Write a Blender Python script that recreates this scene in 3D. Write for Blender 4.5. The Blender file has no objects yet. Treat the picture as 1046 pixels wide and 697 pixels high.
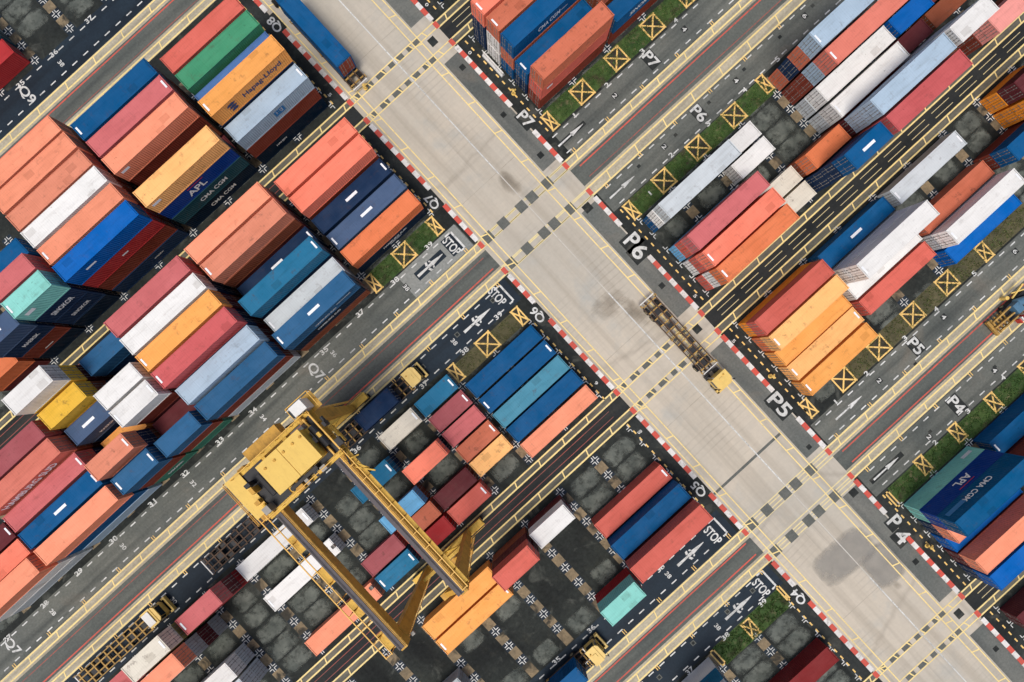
import bpy, bmesh, math, random
from mathutils import Vector, Matrix
random.seed(7)
S = 0.138                      # metres per photo pixel at ground level
ANG = math.radians(42.6)       # heading of the container rows
R = math.radians
sc = bpy.context.scene
col = sc.collection

def wpt(u, v, z=0.0):
    c, s = math.cos(ANG), math.sin(ANG)
    x, y = u * S, -v * S
    return Vector((x * c - y * s, x * s + y * c, z))

# ------------------------------------------------------------------ helpers
def link(o, parent=None):
    col.objects.link(o)
    if parent is not None:
        o.parent = parent
    return o

def mesh_from(bm, name, mats):
    me = bpy.data.meshes.new(name)
    bm.normal_update()
    bm.to_mesh(me); bm.free()
    for m in (mats if isinstance(mats, (list, tuple)) else [mats]):
        me.materials.append(m)
    return me

def obj(name, me, parent=None, loc=None, rotz=None):
    o = bpy.data.objects.new(name, me)
    link(o, parent)
    if loc is not None: o.location = loc
    if rotz is not None: o.rotation_euler = (0, 0, rotz)
    return o

def empty(name, loc, rotz, label, cat, group=None):
    o = bpy.data.objects.new(name, None)
    o.empty_display_size = 0.5
    link(o); o.location = loc; o.rotation_euler = (0, 0, rotz)
    o['label'] = label; o['category'] = cat
    if group: o['group'] = group
    return o

def box(bm, x0, x1, y0, y1, z0, z1, mi=0):
    vs = [bm.verts.new(p) for p in ((x0,y0,z0),(x1,y0,z0),(x1,y1,z0),(x0,y1,z0),(x0,y0,z1),(x1,y0,z1),(x1,y1,z1),(x0,y1,z1))]
    for f in ((0,3,2,1),(4,5,6,7),(0,1,5,4),(1,2,6,5),(2,3,7,6),(3,0,4,7)):
        bm.faces.new([vs[i] for i in f]).material_index = mi

def beam(bm, a, b, w, h, up=(0,0,1), mi=0, w2=None, h2=None):
    a, b = Vector(a), Vector(b)
    d = (b - a).normalized(); up = Vector(up)
    if abs(d.dot(up)) > 0.98: up = Vector((0, 1, 0))
    sx = d.cross(up).normalized(); sy = sx.cross(d).normalized()
    w2 = w if w2 is None else w2; h2 = h if h2 is None else h2
    vs = []
    for p, ww, hh in ((a, w, h), (b, w2, h2)):
        for i, j in ((-1,-1),(1,-1),(1,1),(-1,1)):
            vs.append(bm.verts.new(p + sx * ww * i / 2 + sy * hh * j / 2))
    for f in ((0,1,2,3),(7,6,5,4),(0,4,5,1),(1,5,6,2),(2,6,7,3),(3,7,4,0)):
        bm.faces.new([vs[i] for i in f]).material_index = mi

def cyl(bm, c, axis, r, h, n=16, mi=0, r2=None):
    c = Vector(c); ax = Vector(axis).normalized()
    q = Vector((0,0,1)).rotation_difference(ax).to_matrix()
    r2 = r if r2 is None else r2
    lo = [bm.verts.new(c + q @ Vector((r*math.cos(2*math.pi*i/n), r*math.sin(2*math.pi*i/n), -h/2))) for i in range(n)]
    hi = [bm.verts.new(c + q @ Vector((r2*math.cos(2*math.pi*i/n), r2*math.sin(2*math.pi*i/n), h/2))) for i in range(n)]
    bm.faces.new(lo[::-1]).material_index = mi
    bm.faces.new(hi).material_index = mi
    for i in range(n):
        bm.faces.new((lo[i], lo[(i+1)%n], hi[(i+1)%n], hi[i])).material_index = mi

def rgb(r, g, b, k=1.0):
    def f(c):
        c /= 255.0
        return (c/12.92 if c <= 0.04045 else ((c+0.055)/1.055)**2.4) * k
    return (f(r), f(g), f(b))

# ------------------------------------------------------------------ materials
def nodes(name):
    m = bpy.data.materials.new(name); m.use_nodes = True
    nt = m.node_tree
    return m, nt, nt.nodes['Principled BSDF']

def N(nt, typ, **kw):
    n = nt.nodes.new(typ)
    for k, v in kw.items():
        if k in n.inputs.keys() if isinstance(k, str) else False: n.inputs[k].default_value = v
        else: setattr(n, k, v)
    return n

def mixc(nt, fac, a, b, mode='MIX'):
    n = nt.nodes.new('ShaderNodeMix'); n.data_type = 'RGBA'; n.blend_type = mode
    n.clamp_factor = True
    for sock, val in ((n.inputs[0], fac), (n.inputs[6], a), (n.inputs[7], b)):
        if isinstance(val, bpy.types.NodeSocket): nt.links.new(val, sock)
        elif isinstance(val, (int, float)): sock.default_value = val
        else: sock.default_value = (*val[:3], 1)
    return n.outputs[2]

def noise(nt, vec, scale, detail=4, rough=0.55, dist=0.0):
    n = nt.nodes.new('ShaderNodeTexNoise')
    n.inputs['Scale'].default_value = scale; n.inputs['Detail'].default_value = detail
    n.inputs['Roughness'].default_value = rough; n.inputs['Distortion'].default_value = dist
    nt.links.new(vec, n.inputs['Vector'])
    return n.outputs['Fac']

def ramp(nt, fac, lo, hi, a=0.0, b=1.0):
    n = nt.nodes.new('ShaderNodeMapRange')
    n.inputs['From Min'].default_value = lo; n.inputs['From Max'].default_value = hi
    n.inputs['To Min'].default_value = a; n.inputs['To Max'].default_value = b
    nt.links.new(fac, n.inputs['Value'])
    return n.outputs['Result']

def math_(nt, op, a, b):
    n = nt.nodes.new('ShaderNodeMath'); n.operation = op
    for s_, v in ((n.inputs[0], a), (n.inputs[1], b)):
        if isinstance(v, bpy.types.NodeSocket): nt.links.new(v, s_)
        else: s_.default_value = v
    return n.outputs[0]

def mapped(nt, scale=(1,1,1), kind='Object'):
    tc = nt.nodes.new('ShaderNodeTexCoord'); mp = nt.nodes.new('ShaderNodeMapping')
    mp.inputs['Scale'].default_value = scale
    nt.links.new(tc.outputs[kind], mp.inputs['Vector'])
    return mp.outputs['Vector']

def surface(name, c1, c2, sc_=0.25, c3=None, streak=None, fine=4.0, rough=0.9, stain=None, bump=0.02, cracks=None, grain=0.2, skid=False):
    """ground: two-tone large blotches, fine grain, optional streaks along the rows, dark stains"""
    m, nt, p = nodes(name)
    v = mapped(nt)
    a = ramp(nt, noise(nt, v, sc_, 6, 0.62, 0.4), 0.32, 0.68)
    c = mixc(nt, a, c1, c2)
    if c3 is not None:
        c = mixc(nt, ramp(nt, noise(nt, v, sc_*3.3, 5, 0.65), 0.55, 0.75), c, c3)
    if streak is not None:
        vs = mapped(nt, streak[1])
        c = mixc(nt, ramp(nt, noise(nt, vs, 1.0, 4, 0.55), 0.45, 0.75, 0, streak[2]), c, streak[0])
    if stain is not None:
        c = mixc(nt, ramp(nt, noise(nt, v, stain[1], 3, 0.6, 0.8), stain[2], stain[2]+0.12, 0, stain[3]), c, stain[0])
    if cracks is not None:
        vo = nt.nodes.new('ShaderNodeTexVoronoi'); vo.feature = 'DISTANCE_TO_EDGE'
        vo.inputs['Scale'].default_value = cracks[1]
        wv = nt.nodes.new('ShaderNodeVectorMath'); wv.operation = 'ADD'
        nz = nt.nodes.new('ShaderNodeTexNoise'); nz.inputs['Scale'].default_value = 0.5
        nt.links.new(v, nz.inputs['Vector']); nt.links.new(v, wv.inputs[0]); nt.links.new(nz.outputs['Color'], wv.inputs[1])
        nt.links.new(wv.outputs[0], vo.inputs['Vector'])
        c = mixc(nt, ramp(nt, vo.outputs['Distance'], 0.0, 0.012, cracks[2], 0.0), c, cracks[0])
    if skid:
        # tyre tracks along the road and turning arcs into the rows
        for sc3, amt in (((1.5,0.012,1),0.35),((0.02,1.1,1),0.22)):
            vv = mapped(nt, sc3)
            msk = ramp(nt, noise(nt, v, 0.05, 3, 0.6), 0.42, 0.62)
            c = mixc(nt, math_(nt, 'MULTIPLY', ramp(nt, noise(nt, vv, 1.0, 5, 0.6), 0.54, 0.72, 0, amt), msk), c, rgb(120,112,100))
        vw = nt.nodes.new('ShaderNodeTexWave'); vw.wave_type = 'RINGS'; vw.inputs['Scale'].default_value = 0.35; vw.inputs['Distortion'].default_value = 6; vw.inputs['Detail'].default_value = 3; vw.inputs['Detail Scale'].default_value = 0.15
        nt.links.new(v, vw.inputs['Vector'])
        c = mixc(nt, math_(nt, 'MULTIPLY', ramp(nt, vw.outputs['Fac'], 0.80, 1.0, 0, 0.22), ramp(nt, noise(nt, v, 0.09, 3, 0.6), 0.5, 0.65)), c, rgb(128,119,106))
    g = ramp(nt, noise(nt, v, fine, 5, 0.7), 0.3, 0.7, 1-grain, 1+grain)
    vm = nt.nodes.new('ShaderNodeVectorMath'); vm.operation = 'SCALE'
    nt.links.new(c, vm.inputs[0]); nt.links.new(g, vm.inputs['Scale'])
    nt.links.new(vm.outputs[0], p.inputs['Base Color'])
    p.inputs['Roughness'].default_value = rough
    p.inputs['Specular IOR Level'].default_value = 0.25
    if bump:
        b = nt.nodes.new('ShaderNodeBump'); b.inputs['Strength'].default_value = 0.4; b.inputs['Distance'].default_value = bump
        nt.links.new(noise(nt, v, fine*4, 4), b.inputs['Height']); nt.links.new(b.outputs[0], p.inputs['Normal'])
    return m

def worn_paint(name, c, under, wear=0.5, scale=1.6, rough=0.8):
    m, nt, p = nodes(name)
    v = mapped(nt)
    w = ramp(nt, noise(nt, v, scale, 8, 0.8), 0.5, 0.66, 0, min(1, wear*1.5))
    w2 = ramp(nt, noise(nt, v, 0.12, 3, 0.5), 0.4, 0.7, 0, wear*0.7)
    c1 = mixc(nt, w, c, under); c2 = mixc(nt, w2, c1, under)
    nt.links.new(c2, p.inputs['Base Color']); p.inputs['Roughness'].default_value = rough
    p.inputs['Specular IOR Level'].default_value = 0.3
    return m

def solid(name, c, rough=0.5, metal=0.0, var=0.15, scale=1.5):
    m, nt, p = nodes(name)
    v = mapped(nt)
    f = ramp(nt, noise(nt, v, scale, 5, 0.65), 0.3, 0.7, 1-var, 1+var*0.6)
    vm = nt.nodes.new('ShaderNodeVectorMath'); vm.operation = 'SCALE'
    vm.inputs[0].default_value = c; nt.links.new(f, vm.inputs['Scale'])
    nt.links.new(vm.outputs[0], p.inputs['Base Color'])
    p.inputs['Roughness'].default_value = rough; p.inputs['Metallic'].default_value = metal
    return m

ASPH = rgb(84, 88, 84)
M = {}
M['base'] = surface('yard_tarmac', rgb(32,35,34), rgb(54,58,54), 0.12, c3=rgb(56,57,51), fine=2.0, grain=0.35, stain=(rgb(84,86,80), 0.35, 0.57, 0.6), streak=(rgb(18,20,20), (0.25,0.12,1), 0.8))
M['asphalt'] = surface('runway_asphalt', rgb(88,93,89), rgb(106,108,101), 0.1, streak=(rgb(66,70,69), (0.03,0.7,1), 0.75), stain=(rgb(120,112,98), 0.08, 0.62, 0.5), fine=3)
M['lane'] = surface('lane_asphalt', rgb(90,94,90), rgb(116,117,109), 0.1, streak=(rgb(62,66,64), (0.035,0.75,1), 0.85), stain=(rgb(118,110,98), 0.1, 0.6, 0.45), fine=3)
M['narrow'] = surface('narrow_runway_tarmac', rgb(33,36,37), rgb(50,52,52), 0.15, streak=(rgb(60,60,56), (0.04,0.8,1), 0.7), fine=3)
M['shoulder'] = surface('shoulder_asphalt', rgb(98,102,98), rgb(120,120,113), 0.12, streak=(rgb(72,75,75), (0.5,0.05,1), 0.6), stain=(rgb(136,126,112), 0.09, 0.62, 0.5), fine=3)
M['navy'] = surface('dark_blue_lane_coating', rgb(24,35,46), rgb(36,50,61), 0.12, streak=(rgb(18,24,31), (0.04,0.6,1), 0.7), fine=3, rough=0.7)
M['black'] = surface('black_end_tarmac', rgb(33,36,36), rgb(54,57,55), 0.2, fine=2, grain=0.3, stain=(rgb(84,83,76), 0.3, 0.57, 0.6))
M['greylane'] = surface('pale_grey_lane', rgb(128,132,128), rgb(148,149,143), 0.2, fine=3)
M['road'] = surface('road_concrete', rgb(182,176,163), rgb(206,194,175), 0.035, c3=rgb(176,175,167), fine=1.6, grain=0.045, stain=(rgb(150,138,120), 0.045, 0.60, 0.4), streak=(rgb(160,150,134), (0.55,0.018,1), 0.65), cracks=(rgb(140,131,118), 0.03, 0.3), bump=0, skid=True)
M['strip'] = surface('wheel_strip_concrete', rgb(166,158,138), rgb(192,182,158), 0.3, streak=(rgb(128,123,110), (0.05,1.6,1), 0.75), fine=3)
M['stripdark'] = surface('dark_wheel_strip_concrete', rgb(92,91,83), rgb(120,116,102), 0.3, streak=(rgb(70,70,66), (0.05,1.6,1), 0.8), fine=3)
M['pad'] = surface('concrete_pad', rgb(72,77,72), rgb(118,122,115), 0.35, c3=rgb(60,66,58), fine=1.2, grain=0.28, stain=(rgb(36,40,36), 0.42, 0.5, 0.95))
M['tan'] = surface('tan_slab_strip', rgb(112,101,82), rgb(150,131,102), 0.5, stain=(rgb(50,50,46), 0.35, 0.5, 0.9), fine=3)
M['patch'] = surface('dark_square_patch', rgb(92,95,91), rgb(108,109,103), 0.6, fine=4)
M['bigpatch'] = surface('grey_repair_patch', rgb(140,138,131), rgb(160,156,146), 0.25, fine=4)
M['soil'] = surface('grass_soil', rgb(48,72,36), rgb(74,94,48), 0.3, c3=rgb(118,108,82), fine=1.8, grain=0.35, stain=(rgb(64,58,44), 0.35, 0.55, 0.8))
M['moss'] = surface('mossy_soil', rgb(72,70,50), rgb(100,94,68), 0.4, c3=rgb(50,62,36), fine=2.5)
M['white'] = worn_paint('white_road_paint', rgb(222,222,217), rgb(112,112,106), 0.55)
M['fade'] = worn_paint('faded_white_paint', rgb(206,202,192), rgb(172,165,152), 0.9)
M['yellow'] = worn_paint('yellow_road_paint', rgb(248,222,150), rgb(186,168,124), 0.45)
M['fadeyel'] = worn_paint('faded_yellow_paint', rgb(230,212,154), rgb(190,180,158), 0.6)
M['ochre'] = worn_paint('ochre_box_paint', rgb(248,206,124), rgb(150,122,80), 0.35)
M['redp'] = worn_paint('red_line_paint', rgb(212,96,80), rgb(120,84,76), 0.55)
M['redthin'] = worn_paint('thin_red_line_paint', rgb(172,92,80), rgb(96,86,82), 0.9)
M['kred'] = worn_paint('red_kerb_paint', rgb(212,88,74), rgb(150,90,80), 0.4)
M['kwhite'] = worn_paint('white_kerb_paint', rgb(232,228,222), rgb(150,144,138), 0.5)

def paint_mat():
    m, nt, p = nodes('container_paint')
    oi = nt.nodes.new('ShaderNodeObjectInfo')
    tc = nt.nodes.new('ShaderNodeTexCoord')
    off = nt.nodes.new('ShaderNodeVectorMath'); off.operation = 'MULTIPLY_ADD'
    comb = nt.nodes.new('ShaderNodeCombineXYZ')
    nt.links.new(oi.outputs['Random'], comb.inputs[0]); nt.links.new(oi.outputs['Random'], comb.inputs[1])
    off.inputs[1].default_value = (173, 91, 0)
    nt.links.new(comb.outputs[0], off.inputs[0]); nt.links.new(tc.outputs['Object'], off.inputs[2])
    v = off.outputs[0]
    mp = nt.nodes.new('ShaderNodeMapping'); mp.inputs['Scale'].default_value = (0.25, 2.2, 0.5)
    nt.links.new(v, mp.inputs['Vector'])
    base = oi.outputs['Color']
    f1 = ramp(nt, noise(nt, v, 0.35, 5, 0.6), 0.35, 0.68)
    lite = nt.nodes.new('ShaderNodeVectorMath'); lite.operation = 'SCALE'
    nt.links.new(base, lite.inputs[0]); lite.inputs['Scale'].default_value = 1.3
    faded = mixc(nt, 0.05, lite.outputs[0], (0.6, 0.57, 0.54))
    c = mixc(nt, math_(nt, 'MULTIPLY', f1, 0.45), base, faded)
    st = ramp(nt, noise(nt, mp.outputs[0], 1.0, 5, 0.65), 0.5, 0.8, 0, 0.34)
    dark = mixc(nt, 1.0, base, (0.42, 0.38, 0.34), 'MULTIPLY')
    c = mixc(nt, st, c, dark)
    rs = ramp(nt, noise(nt, v, 0.9, 7, 0.72), 0.57, 0.68)
    rs = math_(nt, 'MULTIPLY', rs, oi.outputs['Alpha'])
    c = mixc(nt, rs, c, (0.10, 0.055, 0.04))
    sn = nt.nodes.new('ShaderNodeVectorMath'); sn.operation = 'SNAP'; sn.inputs[1].default_value = (1.25, 0.85, 4)
    nt.links.new(v, sn.inputs[0])
    wn = nt.nodes.new('ShaderNodeTexWhiteNoise'); wn.noise_dimensions = '3D'; nt.links.new(sn.outputs[0], wn.inputs['Vector'])
    c = mixc(nt, ramp(nt, wn.outputs['Value'], 0.965, 0.967, 0, 0.14), c, lite.outputs[0])
    c = mixc(nt, ramp(nt, wn.outputs['Value'], 0.025, 0.022, 0, 0.28), c, dark)
    # fine scratches along the box
    m2 = nt.nodes.new('ShaderNodeMapping'); m2.inputs['Scale'].default_value = (0.5, 9, 2); nt.links.new(v, m2.inputs['Vector'])
    c = mixc(nt, ramp(nt, noise(nt, m2.outputs[0], 1.0, 6, 0.75), 0.6, 0.72, 0, 0.3), c, dark)
    # dents and drips: small dark freckles
    c = mixc(nt, math_(nt, 'MULTIPLY', ramp(nt, noise(nt, v, 2.6, 4, 0.6), 0.67, 0.72), 0.5), c, dark)
    # roof-plate seams: thin lines across the length
    wv = nt.nodes.new('ShaderNodeTexWave'); wv.wave_type = 'BANDS'; wv.bands_direction = 'X'
    wv.inputs['Scale'].default_value = 1.05; wv.inputs['Distortion'].default_value = 0.0
    nt.links.new(tc.outputs['Object'], wv.inputs['Vector'])
    seam = ramp(nt, wv.outputs['Fac'], 0.0, 0.10, 0.10, 0.0)
    c = mixc(nt, seam, c, dark)
    vv = ramp(nt, oi.outputs['Random'], 0, 1, 0.92, 1.06)
    vm = nt.nodes.new('ShaderNodeVectorMath'); vm.operation = 'SCALE'
    nt.links.new(c, vm.inputs[0]); nt.links.new(vv, vm.inputs['Scale'])
    nt.links.new(vm.outputs[0], p.inputs['Base Color'])
    p.inputs['Specular IOR Level'].default_value = 0.06
    nt.links.new(ramp(nt, noise(nt, v, 2.0, 4), 0.3, 0.7, 0.42, 0.7), p.inputs['Roughness'])
    b = nt.nodes.new('ShaderNodeBump'); b.inputs['Strength'].default_value = 0.35; b.inputs['Distance'].default_value = 0.03
    nt.links.new(noise(nt, v, 1.3, 3), b.inputs['Height']); nt.links.new(b.outputs[0], p.inputs['Normal'])
    return m
PAINT = paint_mat()
def grimy(name, c, d, amt=0.9):
    m, nt, p = nodes(name)
    v = mapped(nt); v2 = mapped(nt, (3, 0.6, 0.5))
    f = ramp(nt, noise(nt, v, 0.9, 7, 0.75), 0.45, 0.7, 0, amt)
    f2 = ramp(nt, noise(nt, v2, 1.0, 6, 0.7), 0.5, 0.72, 0, amt*0.7)
    c2 = mixc(nt, f, c, tuple((a+b)/2 for a, b in zip(c, d)))
    c3 = mixc(nt, f2, c2, d)
    c4 = mixc(nt, ramp(nt, noise(nt, v, 4.5, 5, 0.7), 0.62, 0.7, 0, amt), c3, (0.05,0.03,0.02))
    nt.links.new(c4, p.inputs['Base Color']); p.inputs['Roughness'].default_value = 0.6; p.inputs['Specular IOR Level'].default_value = 0.3
    return m
STEEL = solid('galvanised_steel', rgb(140,136,130), 0.55, 0.3)
LETW = solid('white_lettering', rgb(244,246,248), 0.5, 0, 0.1)
LETN = solid('navy_lettering', rgb(24,44,92), 0.5, 0, 0.1)
LETR = solid('red_lettering', rgb(196,40,70), 0.5, 0, 0.1)
LETB = solid('blue_badge', rgb(40,120,180), 0.5, 0, 0.1)
RUB = solid('tyre_rubber', rgb(26,27,28), 0.9, 0, 0.2)
RIM = solid('wheel_rim', rgb(150,140,110), 0.5, 0.2)
CABY = solid('cab_yellow', rgb(232,196,108), 0.45, 0, 0.12)
CRY = grimy('crane_yellow', rgb(230,186,80), rgb(136,100,44), 0.75)
CRO = grimy('crane_ochre', rgb(208,158,66), rgb(112,82,40), 0.7)
CRT = grimy('crane_roof_yellow', rgb(232,194,100), rgb(190,148,74), 0.35)
RAILY = solid('railing_yellow', rgb(234,180,72), 0.5, 0, 0.15)
GRATE = solid('walkway_grating', rgb(92,86,88), 0.7, 0.1, 0.2)
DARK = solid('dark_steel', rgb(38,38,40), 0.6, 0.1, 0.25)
RUSTB = solid('rusty_beam', rgb(84,64,48), 0.8, 0, 0.45, 1.6)
CHAY = solid('chassis_yellow', rgb(178,140,70), 0.65, 0, 0.5, 2.0)
GLASS, _nt, _p = nodes('cab_glass')
_p.inputs['Base Color'].default_value = (0.02,0.03,0.035,1); _p.inputs['Roughness'].default_value = 0.08
WHITEM = solid('white_enamel', rgb(226,224,218), 0.45, 0, 0.1)
REDM = solid('red_enamel', rgb(190,52,46), 0.5, 0, 0.15)
BLUEM = solid('pale_blue_enamel', rgb(84,122,148), 0.45, 0, 0.15)

def soft(name, c1, c2, edge, under, lo=0.45, hi=1.0, amp=1.1, nsc=0.7, stain=0.0, top=1.0):
    # a worn slab: its own tone in the middle, overgrown towards an irregular rim
    m, nt, p = nodes(name)
    uvn = nt.nodes.new('ShaderNodeUVMap'); sp = nt.nodes.new('ShaderNodeSeparateXYZ')
    nt.links.new(uvn.outputs[0], sp.inputs[0])
    def p4(o):
        a = math_(nt, 'ABSOLUTE', o, 0); return math_(nt, 'POWER', a, edge)
    r = math_(nt, 'ADD', p4(sp.outputs[0]), p4(sp.outputs[1]))
    v = mapped(nt)
    n = math_(nt, 'MULTIPLY', math_(nt, 'SUBTRACT', noise(nt, v, nsc, 6, 0.65, 0.5), 0.5), amp*2)
    r = math_(nt, 'ADD', r, n)
    f = ramp(nt, r, lo, hi)
    c = mixc(nt, ramp(nt, noise(nt, v, 0.5, 5, 0.6), 0.35, 0.65), c1, c2)
    if stain: c = mixc(nt, ramp(nt, noise(nt, v, 0.9, 5, 0.7), 0.5, 0.66, 0, stain), c, under)
    nt.links.new(c, p.inputs['Base Color'])
    nt.links.new(math_(nt, 'MULTIPLY', math_(nt, 'SUBTRACT', 1.0, f), top), p.inputs['Alpha'])
    p.inputs['Roughness'].default_value = 0.9; p.inputs['Specular IOR Level'].default_value = 0.2
    return m
def soft_sheet(name, items, mats):
    bm = bmesh.new(); uvl = bm.loops.layers.uv.new('UVMap')
    for u, v, ru, rv, z, mi in items:
        f = bm.faces.new([bm.verts.new((q*S, -w*S, z)) for q, w in ((u-ru,v+rv),(u+ru,v+rv),(u+ru,v-rv),(u-ru,v-rv))])
        f.material_index = mi
        for lp, c in zip(f.loops, ((-1,-1),(1,-1),(1,1),(-1,1))): lp[uvl].uv = c
    o = obj(name, mesh_from(bm, name, mats), rotz=ANG); o['kind'] = 'structure'
    return o
# ------------------------------------------------------------------ ground sheets (local x = along rows, y = across, rotated)
def G(name, items, mats, kind='structure'):
    """items: (u0,u1,v0,v1,z,mi) rectangles or ([(u,v)..], z, mi) polygons"""
    bm = bmesh.new()
    for it in items:
        if len(it) == 6:
            u0, u1, v0, v1, z, mi = it
            pts = [(u0,v1),(u1,v1),(u1,v0),(u0,v0)]
        else:
            pts, z, mi = it
        vs = [bm.verts.new((u*S, -v*S, z)) for u, v in pts]
        f = bm.faces.new(vs); f.material_index = mi
        f.normal_update()
        if f.normal.z < 0: f.normal_flip()
    me = mesh_from(bm, name, mats)
    o = obj(name, me, rotz=ANG)
    if kind: o['kind'] = kind
    return o

G('ground', [(-4000,4000,-4000,4000,0,0)], [M['base']])
M['joint'] = worn_paint('slab_joint_filler', rgb(150,140,125), rgb(190,181,164), 0.9, 0.6)
M['padsoft'] = soft('overgrown_pad', rgb(78,83,78), rgb(112,116,108), 4, rgb(36,39,37), 0.15, 1.35, 1.7, 0.6, 0.75)
M['oil'] = soft('oil_stain', rgb(112,102,88), rgb(140,129,112), 2, rgb(198,188,171), -0.2, 0.8, 1.2, 0.3, 0, 0.42)
M['repair'] = soft('grey_repair', rgb(152,149,142), rgb(168,164,155), 4, rgb(186,177,161), 0.2, 0.95, 1.3, 0.13, 0, 0.62)
KL, KR = 43.0, 161.5
FAR = 1500
G('road', [(KL,KR,-FAR,FAR,0.004,0)], [M['road']])
# asphalt shoulders on the right of the road, broken at the runways
sh = []
for a, b in ((-700,-515),(-440,-305),(-255,-106),(-48,97),(146,292),(346,492),(538,700)):
    sh.append((140.5,160,a,b,0.008,0))
G('road_shoulder', sh, [M['shoulder']])
# trench patch, big patch and squares where the wheel strips cross
pp = [(46,139,253.5,256.3,0.008,0)]
for v in (-316,-137,80,172,438): pp.append((57,129,v-0.22,v+0.22,0.0056,2))
for v0 in (-94.5, 303.5):
    for u in (54,75,100,114.5,135.5): pp.append((u-5.2,u+5.2,v0-5.2,v0+5.2,0.0105,0))
for v0 in (-59, 340):
    for u in (53,75.5,99,113,135): pp.append((u-5.2,u+5.2,v0-5.2,v0+5.2,0.0105,0))
for v0, v1 in ((-293.2,-288.2),(-268.4,-263.4),(108.6,113.4),(133.2,138.2),(500.4,505),(525,529.6)):
    for a, b in ((50,56),(63,74),(80,91),(97,103.5),(108,116),(122,128),(131,138)):
        pp.append((a,b,v0,v1,0.008,0))
for v in (-210,-186): pass
for (u, v, w) in ((150,-120,3),(152,-240,2.8),(149,-48,4.5),(150,-176,2.6),(151,62,2.8),(150,225,3),(152,350,4),(151,445,2.8),(151,566,2.6),(150,285,2.4)):
    pp.append((u-w,u+w,v-w,v+w,0.012,1))
def puv(x, y):
    dx, dy = x-523, y-348.5
    return dx*math.cos(ANG)-dy*math.sin(ANG), dx*math.sin(ANG)+dy*math.cos(ANG)
for x, y in ((467,342),(432,375),(503.5,307),(768.7,603.5),(743,625),(708,657),(673.5,692)):
    u, v = puv(x, y); pp.append((u-2.4,u+2.4,v-2.4,v+2.4,0.0125,0)); pp.append((u-1.5,u+1.5,v-1.5,v+1.5,0.0135,1))
for x, y in ((652.5,170),(690,138),(724,105),(760,71),(796.5,38),(830,6),(950,441),(935,372),(1016,375)):
    u, v = puv(x, y); pp.append((u-1.9,u+1.9,v-1.6,v+1.6,0.0125,1))
for v in (-280,118.5,514): pp.append((143.5,151.5,v-4.5,v+4.5,0.012,1))
G('road_patches', pp, [M['patch'], M['black'], M['joint']])
random.seed(3)
def blob(cu, cv, ru, rv, n=14, j=0.18):
    out = []
    for i in range(n):
        a = 2*math.pi*i/n; k = 1+random.uniform(-j, j)
        ca, sa = math.cos(a), math.sin(a)
        ex = 0.55
        out.append((cu + ru*k*math.copysign(abs(ca)**ex, ca), cv + rv*k*math.copysign(abs(sa)**ex, sa)))
    return out
soft_sheet('road_repair_patch', [(101,392,34,20,0.0062,0),(123,425,18,22,0.0058,0)], [M['repair']])
soft_sheet('road_oil_stain', [(107,-122,10,18,0.0062,0),(98,40,24,14,0.0062,0),(113,62,10,22,0.0066,0),(121,449,5,7,0.0066,0)], [M['oil']])

# runways ------------------------------------------------------------
LO, HI = -1100, 1100
wideL = [dict(p1=(-503.5,-496),r=(-490.5,-474,0),p2=(-469,-462)), dict(p1=(-97,-90),r=(-82.3,-67.5,1),p2=(-61.5,-54.6)), dict(p1=(301,308.8),r=(313.8,329,2),p2=(336,343.5))]
wideR = [dict(p1=(-503.5,-496),r=(-490.5,-474,0),p2=(-469,-462)), dict(p1=(-98,-90.8),r=(-84.6,-70.3,0),p2=(-63,-53.8)), dict(p1=(298,305.3),r=(311.4,326,2),p2=(331.6,339))]
narL = [((-294,-287.5),(-269.2,-262.6)), ((107.8,114.5),(132.6,139.8)), ((499.5,505.7),(524,530.5))]
narR = [((-293,-286.5),(-269.2,-262.6)), ((106.3,113.3),(131,138.5)), ((499.5,505.7),(524,530.5))]
asph, strips, dstr, nar = [], [], [], []
yel, redl, redt, fy = [], [], [], []
def yline(u0,u1,v,z=0.018,w=0.8,dst=yel): dst.append((u0,u1,v-w,v+w,z,0))
def ticks(u0,u1,va,vb,pitch,ph,dst,z=0.019,lean=2.5):
    u = u0 + ph
    while u < u1 - 4:
        dst.append(([(u-0.7+lean,va),(u+0.7+lean,va),(u+0.7,vb),(u-0.7,vb)], z, 0)); u += pitch
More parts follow.
